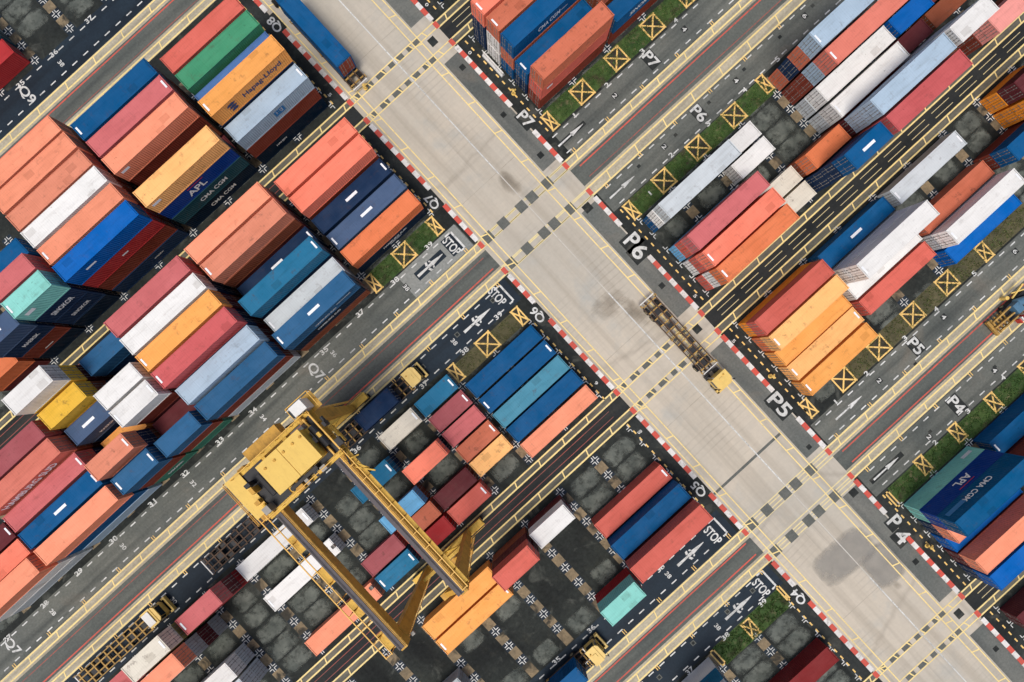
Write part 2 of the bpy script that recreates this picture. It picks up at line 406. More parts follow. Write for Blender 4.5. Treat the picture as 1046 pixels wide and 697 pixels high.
for side, lst, nl in (('L', wideL, narL), ('R', wideR, narR)):
    u0, u1 = (LO, KL) if side == 'L' else (KR, HI)
    ends = (u1,) if side == 'L' else (u0,)
    for w in lst:
        a, b = w['p1']; c, d = w['p2']
        asph.append((u0,u1,b,c,0.008,0))
        strips.append((u0,u1,a-1.2,b+3.2,0.012,0)); strips.append((u0,u1,c-3.2,d+1.2,0.012,0))
        for v in (a,b,c,d): yline(u0,u1,v)
        ticks(u0,u1,a,b,38.6 if side=='L' else 37.7,14,yel); ticks(u0,u1,c,d,39,25,yel)
        if side == 'L': e0, e1 = u0, 36
        else: e0, e1 = 172, u1
        r0, r1, bold = w['r']
        for i, rv in enumerate((r0, r1)):
            if bold == 2 or i == bold: redl.append((e0,e1,rv-0.7,rv+0.7,0.016,0))
            else: redt.append((e0,e1,rv-0.4,rv+0.4,0.016,0))
        # faded continuation across the road
        for v in (a,b,c,d): yline(KL,KR,v,0.007,0.65,fy)
    for k, (p1, p2) in enumerate(nl):
        a, b = p1; c, d = p2
        nar.append((u0,u1,b,c,0.008,0))
        dstr.append((u0,u1,a,b,0.012,0)); dstr.append((u0,u1,c,d,0.012,0))
        for v in (a,b,c,d): yline(u0,u1,v)
        ticks(u0,u1,a,b,33,12,yel); ticks(u0,u1,c,d,33,22,yel)
        mid = (b+c)/2
        if side == 'L':
            redt.append((u0,24,mid-3.9,mid-3.3,0.016,0)); redt.append((u0,24,mid+3.3,mid+3.9,0.016,0))
        else:
            u = u0+14
            while u < u1:
                for q in (-3.2,3.2): fy.append((u,u+24,mid+q-0.3,mid+q+0.3,0.016,0))
                u += 33
for p1, p2 in narL:
    for v in (*p1, *p2): yline(KL, KR, v, 0.014, 0.6)
    for (a,b) in (p1,p2): ticks(KL,KR,a,b,19,9,yel,0.015,-2)
for v0,v1 in (p1 for p1 in [(-97,-90),(-61.5,-54.6),(301,308.8),(336,343.5)]):
    ticks(KL,KR,v0,v1,20,16,fy,0.0076,-2)
# long lines along the road
cuts = [(-FAR,-100),(-50,297),(347,FAR)]
for u, ls in ((48.4,cuts),(56,cuts),(130.4,cuts),(138.3,cuts)):
    for a, b in [(-FAR,FAR)]:
        yel.append((u-0.6,u+0.6,a,b,0.0165,0))
for ua, ub, ph in ((48.4,56,0),(130.4,138.3,12)):
    v = -900+ph
    while v < 900:
        yel.append(([(ua,v-0.7),(ua,v+0.7),(ub,v+3.4),(ub,v+2.0)],0.0155,0)); v += 40
G('runway_asphalt', asph, [M['asphalt']])
G('narrow_runway', nar, [M['narrow']])
G('wheel_strip', strips + [(a,b,c,d,e,1) for a,b,c,d,e,f in dstr], [M['strip'], M['stripdark']])

# lanes -------------------------------------------------------------
ln = [(-1100,38,-127,-98.6,0.007,0),(174,1100,-127,-99.6,0.007,0),(166,1100,-52.2,-26.5,0.007,0),(166,1100,270,296.5,0.007,0),(166,1100,340.8,369,0.007,0),
      (-1100,-42,-127,-98.6,0.0074,0),
      (-42,37,-128,-98.6,0.0076,2),
      (-1100,37,-53.2,-25.5,0.007,1),(-1100,37,268,299.6,0.007,1),(-1100,37,345,369.5,0.007,1),(-1100,37,-536,-505,0.007,1)]
G('truck_lane', ln, [M['lane'], M['navy'], M['greylane']])
# block end aprons next to the kerbs
ap = []
for a, b in ((-460,-296),(-260,-151),(3,106),(141.5,266),(372,498),(532,640),(-700,-538)): ap.append((26,KL,a,b,0.006,0))
for a, b in ((-460,-296),(-260,-128),(-26,105),(140,272),(370,498),(532,640)): ap.append((163.5,179,a,b,0.006,0))
G('yard_apron', ap, [M['black']])

# white paint on the ground
wp, wf, ob = [], [], []
wp.append((105.1,106.3,-FAR,-135,0.0165,0)); wp.append((105.1,106.3,30,292,0.0165,0)); wp.append((105.1,106.3,425,FAR,0.0165,0))
wf.append((105.2,106.2,-135,30,0.0165,0)); wf.append((105.2,106.2,292,425,0.0165,0))
def dashes(u0,u1,v,pitch=15,ln_=6.8,w=0.62,ph=0):
    u = u0+ph
    while u < u1: wp.append((u,u+ln_,v-w,v+w,0.018,0)); u += pitch
for v in (-124.3,-102.8): dashes(-1000,12,v); dashes(168,1000,v-0.6,ph=3)
for v in (-49.8,-29.2): dashes(-1000,12,v,ph=4); dashes(170,1000,v,ph=6)
for v in (273,293): dashes(-1000,12,v,ph=7); dashes(168,1000,v,ph=2)
for v in (346.5,366): dashes(-1000,12,v,ph=1); dashes(170,1000,v-1.8,ph=9)
for v in (-532,-511): dashes(-1000,12,v,ph=5)
# stop bars (L-bracket) on the left lanes
for va, vb in ((-124.5,-103),(-50.5,-29.5),(272.5,293),(345.5,366.5)):
    wp.append((28.2,30.2,va,vb,0.018,0)); wp.append((21.5,28.2,va-0.9,va+0.9,0.018,0)); wp.append((24,28.2,vb-0.9,vb+0.9,0.018,0))

def arrow_left(cu, cv, half=17):
    wp.append(([(cu-half,cv-1.5),(cu-half,cv+1.5),(cu-3,cv+1.0),(cu-3,cv-1.0)],0.0185,0))
    wp.append(([(cu+2,cv-2.4),(cu+2,cv+2.4),(cu+half,cv+0.3),(cu+half,cv-0.3)],0.0185,0))
    wp.append(([(cu-3,cv-1.6),(cu-3,cv+1.6),(cu+2,cv+1.6),(cu+2,cv-1.6)],0.0185,0))
    for q in (-1,1):
        wp.append(([(cu-4.5,cv+q*1.8),(cu-1.8,cv+q*1.8),(cu-0.5,cv+q*5.2),(cu-3.2,cv+q*5.2)],0.0185,0))
        wp.append(([(cu+1,cv+q*2.6),(cu+3.2,cv+q*2.6),(cu+2.4,cv+q*4.4),(cu+0.6,cv+q*4.4)],0.0185,0))
def arrow_right(cu, cv, half=17):
    wp.append(([(cu-half,cv-1.0),(cu-half,cv+1.0),(cu+half*0.1,cv+0.7),(cu+half*0.1,cv-0.7)],0.0185,0))
    wp.append(([(cu+half*0.05,cv-2.3),(cu+half*0.05,cv+2.3),(cu+half,cv+0.2),(cu+half,cv-0.2)],0.0185,0))
nb = []     # dark boxes under marks
arrow_left(-9,-113.5,17); nb.append((-27.5,9.5,-118.6,-108.8,0.0125,0))
arrow_left(-12,-39.5,18); arrow_left(-13,283.5,18); arrow_left(-14,357,18)
arrow_right(186.5,-114.2,17); nb.append((168,206,-116.6,-111.8,0.0125,1))
arrow_right(189,-39.5,17); arrow_right(207,283,18); arrow_right(193,354.5,17); nb.append((172,216,351.6,357.2,0.0125,1))
# slot marks
Llines = [28-48.2*k for k in range(0,24)]
Rlines = [178.5] + [225+48.3*k for k in range(0,14)]
def lmark(u, v, su, sv, a=3.5, w=0.42, z=0.018):
    wp.append((min(u,u+su*a),max(u,u+su*a),v-w,v+w,z,0)); wp.append((u-w,u+w,min(v,v+sv*a),max(v,v+sv*a),z+0.0006,0))
def cross(u, v, ends=(1,1,1,1), g=1.15):
    for su in (-1,1):
        for sv in (-1,1):
            lmark(u+su*g, v+sv*g, su, sv)
pads, tans, sq = [], [], []
blocks = [('L',-302,-1,20.2,6),('L',-255,1,20.4,6),('L',100,-1,20.0,6),('L',147,1,20.0,6),('L',492,-1,20.0,6),('L',-541,-1,20.0,6),('L',537,1,20,6),
          ('R',-255,1,20.2,6),('R',98,-1,20.0,6),('R',142,1,20.0,6),('R',492,-1,20.0,6),('R',537,1,20,6),('R',-302,-1,20.2,6)]
random.seed(12)
for side, v0, d, pit, nr in blocks:
    lines = Llines if side == 'L' else Rlines
    for k, u in enumerate(lines):
        if abs(u) > 700: continue
        va, vb = sorted((v0, v0+d*pit*nr))
        if k > 0:
            tans.append((u-5.2,u+5.2,va,vb,0.006,0))
        for j in range(nr+1):
            v = v0 + d*pit*j
            if j == nr and (k < 4 or side == 'R' or v0 in (-255,147)): continue
            if k > 0: sq.append((u-5.6,u+5.6,v-4.7,v+4.7,0.010,0))
            if k == 0:
                s_ = -1 if side == 'L' else 1
                lmark(u, v+1.2, s_, 1); lmark(u, v-1.2, s_, -1)
            else: cross(u, v)
        if k+1 < len(lines):
            un = lines[k+1]; ca = (u+un)/2; hw = abs(un-u)/2 - 7
            for j in range(nr):
                v = v0 + d*pit*(j+0.5)
                pr = 0.92
                if v0 == 147 and side == 'L': pr = 1.0 if k < 2 else 0.25
                if v0 == 492 and side == 'L': pr = 1.0
                if random.random() < pr:
                    big = 0.97 if v0 == 492 or (v0 == 147 and k < 2) else random.uniform(0.55,0.9)
                    pads.append((ca+random.uniform(-2,2), v, hw*min(1.0,big*1.2), 9.4, 0.009, 0))
G('slot_slab', tans, [M['tan']])
G('slot_square', sq, [M['navy']])
soft_sheet('slot_pad', pads, [M['padsoft']])
# yellow dashes at the block ends
ylo = []
for u, rngs in ((29.2,((-455,-300),(-258,-153),(2,105),(142,262),(380,496),(534,620))),(172.3,((-455,-300),(-258,-130),(-24,103),(141,270),(372,496),(534,640)))):
    for a, b in rngs:
        v = a
        while v < b: ylo.append((u-0.75,u+0.75,v,v+4.2,0.018,0)); v += 9.3
# X boxes
boxes = [(180.7,-138.9,4.8),(224.9,-138.9,10),(274,-139.9,10),(323.2,-139.5,10),(371,-139.5,10),(180.5,-15.4,4.8),(225.2,-15.5,10),(273.5,-16.8,10),(323.1,-16,10),(367.6,-18.6,5),
         (21.4,-140,4.8),(-21.1,-139.6,10),(-64.2,-139.2,4.8),(23.1,-13.4,4.8),(-20.4,-14.7,10),(-64,-14.7,4.8),
         (223.0,258.0,10),(271.6,258.6,10),(319.7,257.3,10),(367.5,257.1,10),(416.8,259.3,6),(176.7,255.5,5.2),(177,382.2,2.6),(223.5,377.4,6),(271.6,376.8,6),(319.9,379,6),(368,378,6),
         (29.5,377,2.4),(-19.1,381.2,6),(-64.4,380.3,3.2)]
bf = []
for cu, cv, hu in boxes:
    hv = 10
    bf.append((cu-hu,cu+hu,cv-hv,cv+hv,0.0125,1))
    w = 0.8
    for a in ((cu-hu,cu-hu+2*w,cv-hv,cv+hv),(cu+hu-2*w,cu+hu,cv-hv,cv+hv),(cu-hu,cu+hu,cv-hv,cv-hv+2*w),(cu-hu,cu+hu,cv+hv-2*w,cv+hv)):
        ob.append((*a,0.018,0))
    if hu > 3.5:
        n = Vector((2*hv,-2*hu)).normalized()*w
        ob.append(([(cu-hu+n.x,cv-hv+n.y),(cu-hu-n.x,cv-hv-n.y),(cu+hu-n.x,cv+hv-n.y),(cu+hu+n.x,cv+hv+n.y)],0.0188,0))
        n = Vector((2*hv,2*hu)).normalized()*w
        ob.append(([(cu-hu+n.x,cv+hv+n.y),(cu-hu-n.x,cv+hv-n.y),(cu+hu-n.x,cv-hv-n.y),(cu+hu+n.x,cv-hv+n.y)],0.0194,0))
M['boxfill'] = surface('box_fill_tarmac', rgb(44,42,38), rgb(78,72,60), 0.5, fine=3)
# yellow station ticks next to the wheel strips
for side, vs_ in (('L',(-99.5,-52.2,296.5,346)),('R',(-100.5,-51.6,295.5,342))):
    for v in vs_:
        for u in (Llines if side == 'L' else Rlines):
            ob.append((u-1.6,u-0.8,v-2.6,v+2.6,0.0182,0)); ob.append((u+0.8,u+1.6,v-2.6,v+2.6,0.0182,0))
G('yellow_road_markings', yel, [M['yellow']])
G('faded_road_markings', fy + [(*w[:-1],1) for w in wf], [M['fadeyel'], M['fade']])
G('box_markings', ob + [(*y[:-1],0) for y in ylo], [M['ochre']])
G('red_lane_markings', [(*r[:-1],0) for r in redl] + [(*r[:-1],1) for r in redt], [M['redp'], M['redthin']])

# painted words --------------------------------------------------------
_tm = {}
def text_mesh(s, extrude=0.0):
    if s in _tm: return _tm[s]
    cu = bpy.data.curves.new('txt', 'FONT'); cu.body = s; cu.align_x = 'CENTER'; cu.align_y = 'CENTER'; cu.size = 1.0; cu.offset = 0.022
    o = bpy.data.objects.new('txt', cu); col.objects.link(o)
    bpy.context.view_layer.update()
    me = bpy.data.meshes.new_from_object(o.evaluated_get(bpy.context.evaluated_depsgraph_get()))
    bpy.data.objects.remove(o); bpy.data.curves.remove(cu)
    xs = [v.co.x for v in me.vertices]; ys = [v.co.y for v in me.vertices]
    cx, cy = (min(xs)+max(xs))/2, (min(ys)+max(ys))/2
    w, h = max(xs)-min(xs), max(ys)-min(ys)
    for v in me.vertices: v.co.x = (v.co.x-cx)/w; v.co.y = (v.co.y-cy)/h
    _tm[s] = (me, w/h)
    return _tm[s]
tbm = bmesh.new()
def ground_text(s, x, y, d, h, w, z=0.0205, box=None):
    """s painted at photo pixel (x,y): h tall and w wide (pixels); d reading direction"""
    dx, dy = x-523, y-348.5
    u = dx*math.cos(ANG) - dy*math.sin(ANG); v = dx*math.sin(ANG) + dy*math.cos(ANG)
    me, asp = text_mesh(s)
    if s == '1': w = h*0.32
    a = {'v': -math.pi/2, '-v': math.pi/2, 'u': 0.0}[d]
    mt = Matrix.Translation((u*S, -v*S, z)) @ Matrix.Rotation(a, 4, 'Z') @ Matrix.Diagonal((w*S, h*S, 1, 1))
    n0 = len(tbm.verts)
    tbm.from_mesh(me)
    tbm.verts.ensure_lookup_table()
    for q in tbm.verts[n0:]: q.co = mt @ q.co
    if box:
        if d == 'u': nb.append((u-w/2-box,u+w/2+box,v-h/2-box,v+h/2+box,0.0128,1))
        else: nb.append((u-h/2-box,u+h/2+box,v-w/2-box,v+w/2+box,0.0128,1))
GT = ground_text
for s, x, y in (('Q8',281,25),('Q7',441.6,205.7),('Q6',549.5,321.5),('Q5',714,499.5),('Q4',816,609.5)): GT(s,x,y,'-v',10.5,17,box=2.0)
GT('P7',537,122,'v',12,17,box=1.5); GT('P5',796.5,413.5,'v',15,25,box=2); GT('P',646,246,'v',17,11,box=3); GT('6',653.5,257,'v',17,12,box=3)
GT('P',914,533,'v',15,10,box=2); GT('4',921.5,548,'v',16,13,box=2)
GT('P7',665,61,'v',11.5,17,box=1); GT('P6',714,116,'v',11.5,17,box=0.5); GT('P5',935.5,353.5,'v',11.5,17,box=1); GT('P4',977,413.5,'v',11.5,18,box=1.5)
GT('Q7',322.5,380,'v',11.5,19); GT('Q7',12.5,660.5,'v',11,20); GT('Q9',27.5,97,'v',11,20)
for x, y in ((461.5,251.5),(508,303)): GT('STOP',x,y,'v',9.6,20)
nb.append((14.5,28,-124,-103.5,0.0128,0))
GT('STOP',728.2,547,'v',9.6,20); GT('STOP',777.5,600.5,'v',9.6,20)
for s, x, y in (('39',438,251),('38',403.5,287),('37',368,320),('35',331,358.5),('34',258.5,420),('33',224.5,450.5),('32',189,484),('31',155.5,514),('30',116,551.5),('29',80.5,584.5),('28',45.5,617.5),('27',8,652)): GT(s,x,y,'u',5.2,9)
for s, x, y in (('39',509,322.5),('38',474.5,358.5),('37',433,393),('36',364.5,459)): GT(s,x,y,'u',5.2,9)
for s, x, y in (('38',415,294),('38',464,349.5),('36',341,361.5),('34',269,427),('32',197.5,494),('30',126,558.5),('28',54,625.5),('30',177.5,613.5),('38',682.5,587.5),('38',733,640.5),('38',62.5,65)): GT(s,x,y,'v',4.6,7,box=0.6 if s == '38' and x == 415 else None)
for s, x, y in (('39',716.5,536),('38',674.5,580.5),('36',604,642.5),('35',568.5,675),('39',779,616),('38',741,650),('37',704.5,685),('37',91,20),('36',55,54.5),('35',21,86)): GT(s,x,y,'u',5.2,9)
for s, x, y in (('1',587,118),('2',620,87),('3',656,52.5),('4',690,21),('1',664,197.5),('2',685.5,158.5),('3',723,126.5),('4',760.5,92),('5',794,60.5),('1',853.5,410.5),('2',885,381.5),('3',924,345.5),('4',956,316),('5',995,279.5),('2',955,452),('3',988.5,420),('4',1024.5,386)): GT(s,x,y,'u',5,4.5)
for s, x, y in (('2',628,98),('4',699,30),('2',678.5,150),('4',752,82.5),('6',822,16.5),('2',898,389),('4',964,324),('6',1037,257),('2',949,446.5),('4',1016,378.5)): GT(s,x,y,'v',4.6,4.5,box=0.7)
for s, x, y in (('1',538.5,314),('1',340.5,18.5)): pass
for s, x, y in (('9',609,391.5),('5',653,441.5),('5',710,302.5),('5',749.5,348.5),('0',480,54),('0',436,5),('5',337,97),('9',654,441)): GT(s,x,y,'v',3.6,3.2)
G('mark_backing', nb + [(*b[:-1],2) if b[-1]==1 else b for b in bf], [M['navy'], M['black'], M['boxfill']])
G('white_road_markings', wp, [M['white']])
o = obj('painted_lettering', mesh_from(tbm, 'painted_lettering', [M['white']]), rotz=ANG); o['kind'] = 'structure'

# kerbs -------------------------------------------------------------
def kerb(u, rngs, name):
    bm = bmesh.new()
    for a, b in rngs:
        n = max(1, round((b-a)/7.9)); st = (b-a)/n
        for i in range(n):
            v0_, v1_ = a+i*st, a+(i+1)*st
            box(bm, (u-2.4)*S, (u+2.4)*S, -v1_*S, -v0_*S, 0.0, 0.11, (i+ (0 if n%2 else 1)) % 2)
    o = obj(name, mesh_from(bm, name, [M['kwhite'], M['kred']]), rotz=ANG); o['kind'] = 'structure'
kerb(KL, ((-460,-417),(-391,-296),(-260,-171),(-149,-99.5),(-52,-13.5),(9.5,105.5),(142,229.5),(251.5,299),(346,378.5),(401,497),(533,650)), 'kerb')
kerb(161.5, ((-460,-296),(-260,-177),(-143,-100.5),(-51,-11.5),(30.5,104),(141,218),(254.5,296),(341.5,387.5),(420.5,497),(533,650)), 'kerb')
fl = []
for u, vs_ in ((KL,(-291,-266,-93.5,-58,111,136,305,340,502.5,527.5)),(161.5,(-290,-266,-94.5,-58.5,110,135,302,335.5,502.5,527))):
    for v in vs_: fl.append((u-2.4,u+2.4,v-3.6,v+3.6,0.0215,0))
G('kerb_crossing_paint', fl, [M['kred']])

# grass ---------------------------------------------------------------
random.seed(5)
GR1 = solid('grass_blade', rgb(74,112,48), 0.8, 0, 0.35, 0.5)
GR2 = solid('dry_grass_blade', rgb(122,128,74), 0.8, 0, 0.35, 0.5)
zones = [(-62,22,-150,-129.5,0,1500),(-62,18,-22,-4,1,700),(181,430,-151,-129.5,0,3600),(181,372,-25.5,-5,0,2800),(228,480,247,268,1,2300),(180,420,370.5,391.5,0,2900),(-62,28,369.5,392,0,2000)]
G('grass_soil', [(a,b,c,d,0.0105,k) for a,b,c,d,k,n in zones], [M['soil'], M['moss']])
bm = bmesh.new()
for a, b, c, d, k, n in zones:
    for i in range(n):
        u = random.uniform(a+1,b-1); v = random.uniform(c+1,d-1)
        if math.sin(u*0.31+v*0.17)*math.sin(v*0.43-u*0.11) < -0.45: continue
        x, y = u*S, -v*S
        for j in range(3):
            t = random.uniform(0, math.pi); h = random.uniform(0.06,0.2); w = random.uniform(0.03,0.08); l = random.uniform(-0.12,0.12)
            cx, cy = x+random.uniform(-.12,.12), y+random.uniform(-.12,.12)
            dx, dy = math.cos(t)*w, math.sin(t)*w
            f = bm.faces.new([bm.verts.new(p) for p in ((cx-dx,cy-dy,0.0105),(cx+dx,cy+dy,0.0105),(cx-dy*l*8,cy+dx*l*8,h))])
            f.material_index = 1 if (k == 1 and random.random() < .6) or random.random() < .18 else 0
o = obj('grass', mesh_from(bm, 'grass', [GR1, GR2]), rotz=ANG); o['kind'] = 'stuff'

# ------------------------------------------------------------------ containers
CW = 2.438
_cm = {}
def corr(n, amp, L):
    """trapezoid corrugation offsets along a length L"""
    pts = []; p = L / n
    for i in range(n):
        x = i*p
        pts += [(x, 0.0), (x+p*0.28, 0.0), (x+p*0.5, -amp), (x+p*0.78, -amp)]
    pts.append((L, 0.0))
    return pts
def container_meshes(L, H):
    key = (L, H)
    if key in _cm: return _cm[key]
    hl, hw = L/2, CW/2
    # walls: long sides and front end, corrugated
    bm = bmesh.new()
    z0, z1 = 0.15, H-0.11
    Ls = L-0.3; n = round(Ls/0.28)
    for sy in (-1, 1):
        prev = None
        for x, dy in corr(n, 0.036, Ls):
            y = sy*(hw-0.012+dy)
            cur = (bm.verts.new((x-Ls/2, y, z0)), bm.verts.new((x-Ls/2, y, z1)))
            if prev:
                q = (prev[0], cur[0], cur[1], prev[1])
                bm.faces.new(q if sy < 0 else q[::-1])
            prev = cur
    prev = None; Lf = CW-0.3
    for yy, dx in corr(8, 0.045, Lf):
        x = hl-0.03+dx
        cur = (bm.verts.new((x, yy-Lf/2, z0)), bm.verts.new((x, yy-Lf/2, z1)))
        if prev: bm.faces.new((prev[0], cur[0], cur[1], prev[1]))
        prev = cur
    walls = mesh_from(bm, 'walls', PAINT)
    # roof: shallow pressed panels
    bm = bmesh.new()
    zr = H-0.035; k = round(L/1.2); st = (L-0.36)/k
    for i in range(k):
        a = -L/2+0.18+i*st; b = a+st
        o_ = [(a,-hw+0.05),(b,-hw+0.05),(b,hw-0.05),(a,hw-0.05)]
        in_ = [(a+0.07,-hw+0.2),(b-0.07,-hw+0.2),(b-0.07,hw-0.2),(a+0.07,hw-0.2)]
        lo = [bm.verts.new((x,y,zr-0.012)) for x,y in o_]; hi = [bm.verts.new((x,y,zr-0.004)) for x,y in in_]
        bm.faces.new(hi)
        for j in range(4): bm.faces.new((lo[j],lo[(j+1)%4],hi[(j+1)%4],hi[j]))
    roof = mesh_from(bm, 'roof', PAINT)
    # frame
    bm = bmesh.new()
    for sx in (-1,1):
        for sy in (-1,1):
            x, y = sx*(hl-0.08), sy*(hw-0.08)
            box(bm, x-0.078,x+0.078,y-0.078,y+0.078,0.12,H-0.12)
            box(bm, x-0.09 if sx>0 else x-0.08, x+0.08 if sx>0 else x+0.09, y-0.08,y+0.08,0.0,0.118,0)
            box(bm, x-0.09 if sx>0 else x-0.08, x+0.08 if sx>0 else x+0.09, y-0.08,y+0.08,H-0.118,H,0)
        x = sx*(hl-0.07)
        box(bm, x-0.06,x+0.06,-hw+0.163,hw-0.163,0.03,0.15); box(bm, x-0.06,x+0.06,-hw+0.163,hw-0.163,H-0.14,H-0.022)
    for sy in (-1,1):
        y = sy*(hw-0.035)
        box(bm,-hl+0.172,hl-0.172,y-0.033,y+0.033,0.02,0.155); box(bm,-hl+0.172,hl-0.172,y-0.033,y+0.033,H-0.115,H-0.028)
    frame = mesh_from(bm, 'frame', PAINT)
    # doors at the -x end
    bm = bmesh.new()
    for sy in (-1,1):
        a, b = sorted((sy*0.02, sy*(hw-0.17)))
        box(bm,-hl+0.03,-hl+0.08,a,b,0.17,H-0.16)
        for q in range(5):
            za = 0.28+q*(H-0.56)/5
            box(bm,-hl+0.012,-hl+0.0295,a+0.12,b-0.12,za,za+(H-0.56)/5*0.62)
    door = mesh_from(bm, 'door', PAINT)
    bm = bmesh.new()
    for y in (-0.78,-0.38,0.38,0.78):
        cyl(bm,(-hl-0.008,y,H/2),(0,0,1),0.028,H-0.3,8)
        for z in (0.25,H*0.42,H*0.75,H-0.25): box(bm,-hl-0.03,-hl+0.0105,y-0.07,y+0.07,z-0.05,z+0.05)
        box(bm,-hl-0.045,-hl-0.03,y-0.06,y+0.3,1.05,1.1)
    bars = mesh_from(bm, 'locking_bars', STEEL)
    lab = []
    for x0, x1 in ((-hl+0.24,-hl+0.48),(hl-0.48,hl-0.24)):
        bm = bmesh.new()
        v = [bm.verts.new(p) for p in ((x0,-0.55,H-0.006),(x1,-0.55,H-0.006),(x1,0.55,H-0.006),(x0,0.55,H-0.006))]; bm.faces.new(v)
        lab.append(mesh_from(bm, 'roof_label', LETW))
    bm = bmesh.new()
    v = [bm.verts.new(p) for p in ((-0.95,-0.19,H-0.006),(0.95,-0.19,H-0.006),(0.95,0.19,H-0.006),(-0.95,0.19,H-0.006))]; bm.faces.new(v)
    mid = mesh_from(bm, 'roof_badge', LETW)
    _cm[key] = dict(walls=walls, roof=roof, frame=frame, door=door, bars=bars, lab=lab, mid=mid)
    return _cm[key]

C = {k: (rgb(*v[0], 0.98), v[1], v[2]) for k, v in {
 'salmon': ((243,151,117),'salmon',.25), 'salmonred': ((244,132,106),'coral',.15), 'pink': ((199,106,106),'pink',.25), 'pinkred': ((200,94,94),'rose-red',.25),
 'red': ((208,102,88),'red',.25), 'coral': ((216,122,104),'coral',.2), 'deepred': ((172,50,52),'crimson',.3), 'maroon': ((98,44,48),'maroon',.4), 'mauve': ((160,84,88),'dusty-mauve',.5),
 'brown': ((142,78,54),'brown',.4), 'brownred': ((128,58,44),'rust-brown',.4), 'rust': ((202,112,84),'rust-orange',.6), 'dkorange': ((218,136,108),'brick-orange',.45),
 'orange': ((224,124,80),'orange',.35), 'yorange': ((242,166,88),'amber',.4), 'ltorange': ((250,186,116),'apricot',.5), 'yellow': ((232,184,66),'yellow',.6), 'khaki': ((150,138,84),'khaki',.6),
 'blue': ((10,84,134),'blue',.25), 'brightblue': ((4,96,176),'vivid-blue',.15), 'midblue': ((46,96,136),'steel-blue',.35), 'cyan': ((38,112,148),'cyan-blue',.55), 'sky': ((112,176,216),'sky-blue',.25),
 'tealblue': ((74,136,158),'teal-blue',.5), 'dteal': ((30,72,84),'dark-teal',.3), 'navy': ((26,50,82),'navy',.25), 'slate': ((72,92,122),'slate-blue',.3), 'ink': ((8,32,54),'ink-blue',.3),
 'violet': ((80,116,170),'violet-blue',.3), 'ltblue': ((168,188,204),'pale-blue',.3), 'green': ((70,146,108),'green',.35), 'seagreen': ((70,130,108),'sea-green',.4), 'teal': ((138,208,196),'turquoise',.3),
 'white': ((228,226,221),'white',.18), 'cream': ((226,218,200),'cream',.6), 'grey': ((168,174,174),'grey',.4), 'ltgrey': ((198,204,206),'pale-grey',.3), 'wine': ((126,42,42),'wine-red',.35), 'vivid': ((244,152,52),'bright-orange',.4), 'aplblue': ((14,60,138),'royal-blue',.2), 'cmablue': ((0,84,130),'ocean-blue',.2), 'palepink': ((230,150,140),'pale-pink',.2),
}.items()}
V0 = {'Q8':(-302,-1,20.2),'Q7':(-255,1,20.4),'Q6':(100,-1,20.0),'Q5':(147,1,20.0),'Q4':(492,-1,20.0),'Q9':(-541,-1,20.0),'P8':(-302,-1,20.2),'P7':(-255,1,20.2),'P6':(98,-1,20.0),'P5':(142,1,20.0),'P4':(492,-1,20.0),'P3':(537,1,20.0)}
ORD = ['first','second','third','fourth','fifth','sixth','seventh']
NUM = ['zero','one','two','three','four','five','six']
used = {}
def word_row(row): return ORD[6-row]      # counted from the truck lane: row 6 is the lane-side row
crnd = random.Random(21)
def tier_obj(loc, L, H, key, label, group, flip=False, lettering=(), badge=False, roofmarks=None, top=True):
    cm = container_meshes(L, H)
    c, cname, wear = C[key]
    root = empty('shipping_container', loc, ANG + (math.pi if flip else 0), label, 'container', group)
    cc = (*c, wear)
    for nm, k in (('walls','walls'),('frame','frame'),('roof','roof')):
        o = obj(nm, cm[k], root); o.color = cc
    d = obj('door', cm['door'], root); d.color = cc
    b = obj('locking_bars', cm['bars'], d)
    if top:
        q = crnd.random()
        if roofmarks is None and q < 0.36:
            if q > 0.12: obj('roof_label', cm['lab'][0], root)
            if q < 0.2: obj('roof_label', cm['lab'][1], root)
        if badge: obj('roof_badge', cm['mid'], root)
    for (s, side, mat, h, w, x0, z0) in lettering:
        if side in 'SN':
            ff = (side == 'N') ^ flip
            if s == '#bar':
                bm = bmesh.new(); vs = [bm.verts.new(p) for p in ((-.5,-.5,0),(.5,-.5,0),(.5,.5,0),(-.5,.5,0))]; bm.faces.new(vs); me = mesh_from(bm,'mark',mat)
            elif s == '#logo':
                bm = bmesh.new()
                for q in range(3):
                    yo = .33 - q*.33
                    vs = [bm.verts.new(p) for p in ((-.5+q*.08,yo-.12,0),(.1+q*.08,yo-.14,0),(.5-q*.05,yo+.02,0),(.1+q*.05,yo+.16,0),(-.3+q*.08,yo+.12,0))]; bm.faces.new(vs)
                me = mesh_from(bm,'mark',mat)
            else:
                me = text_mesh(s)[0].copy(); me.materials.clear(); me.materials.append(mat)
            o = obj('lettering', me, root)
            # walls face local -y (S) or +y (N); long axis reads left to right for a viewer facing the wall
            if not ff:
                o.location = (x0 if not flip else -x0, -CW/2-0.004, z0); o.rotation_euler = (math.pi/2, 0, 0)
            else:
                o.location = (x0 if not flip else -x0, CW/2+0.004, z0); o.rotation_euler = (math.pi/2, 0, math.pi)
            o.scale = (w, h, 1)
    return root

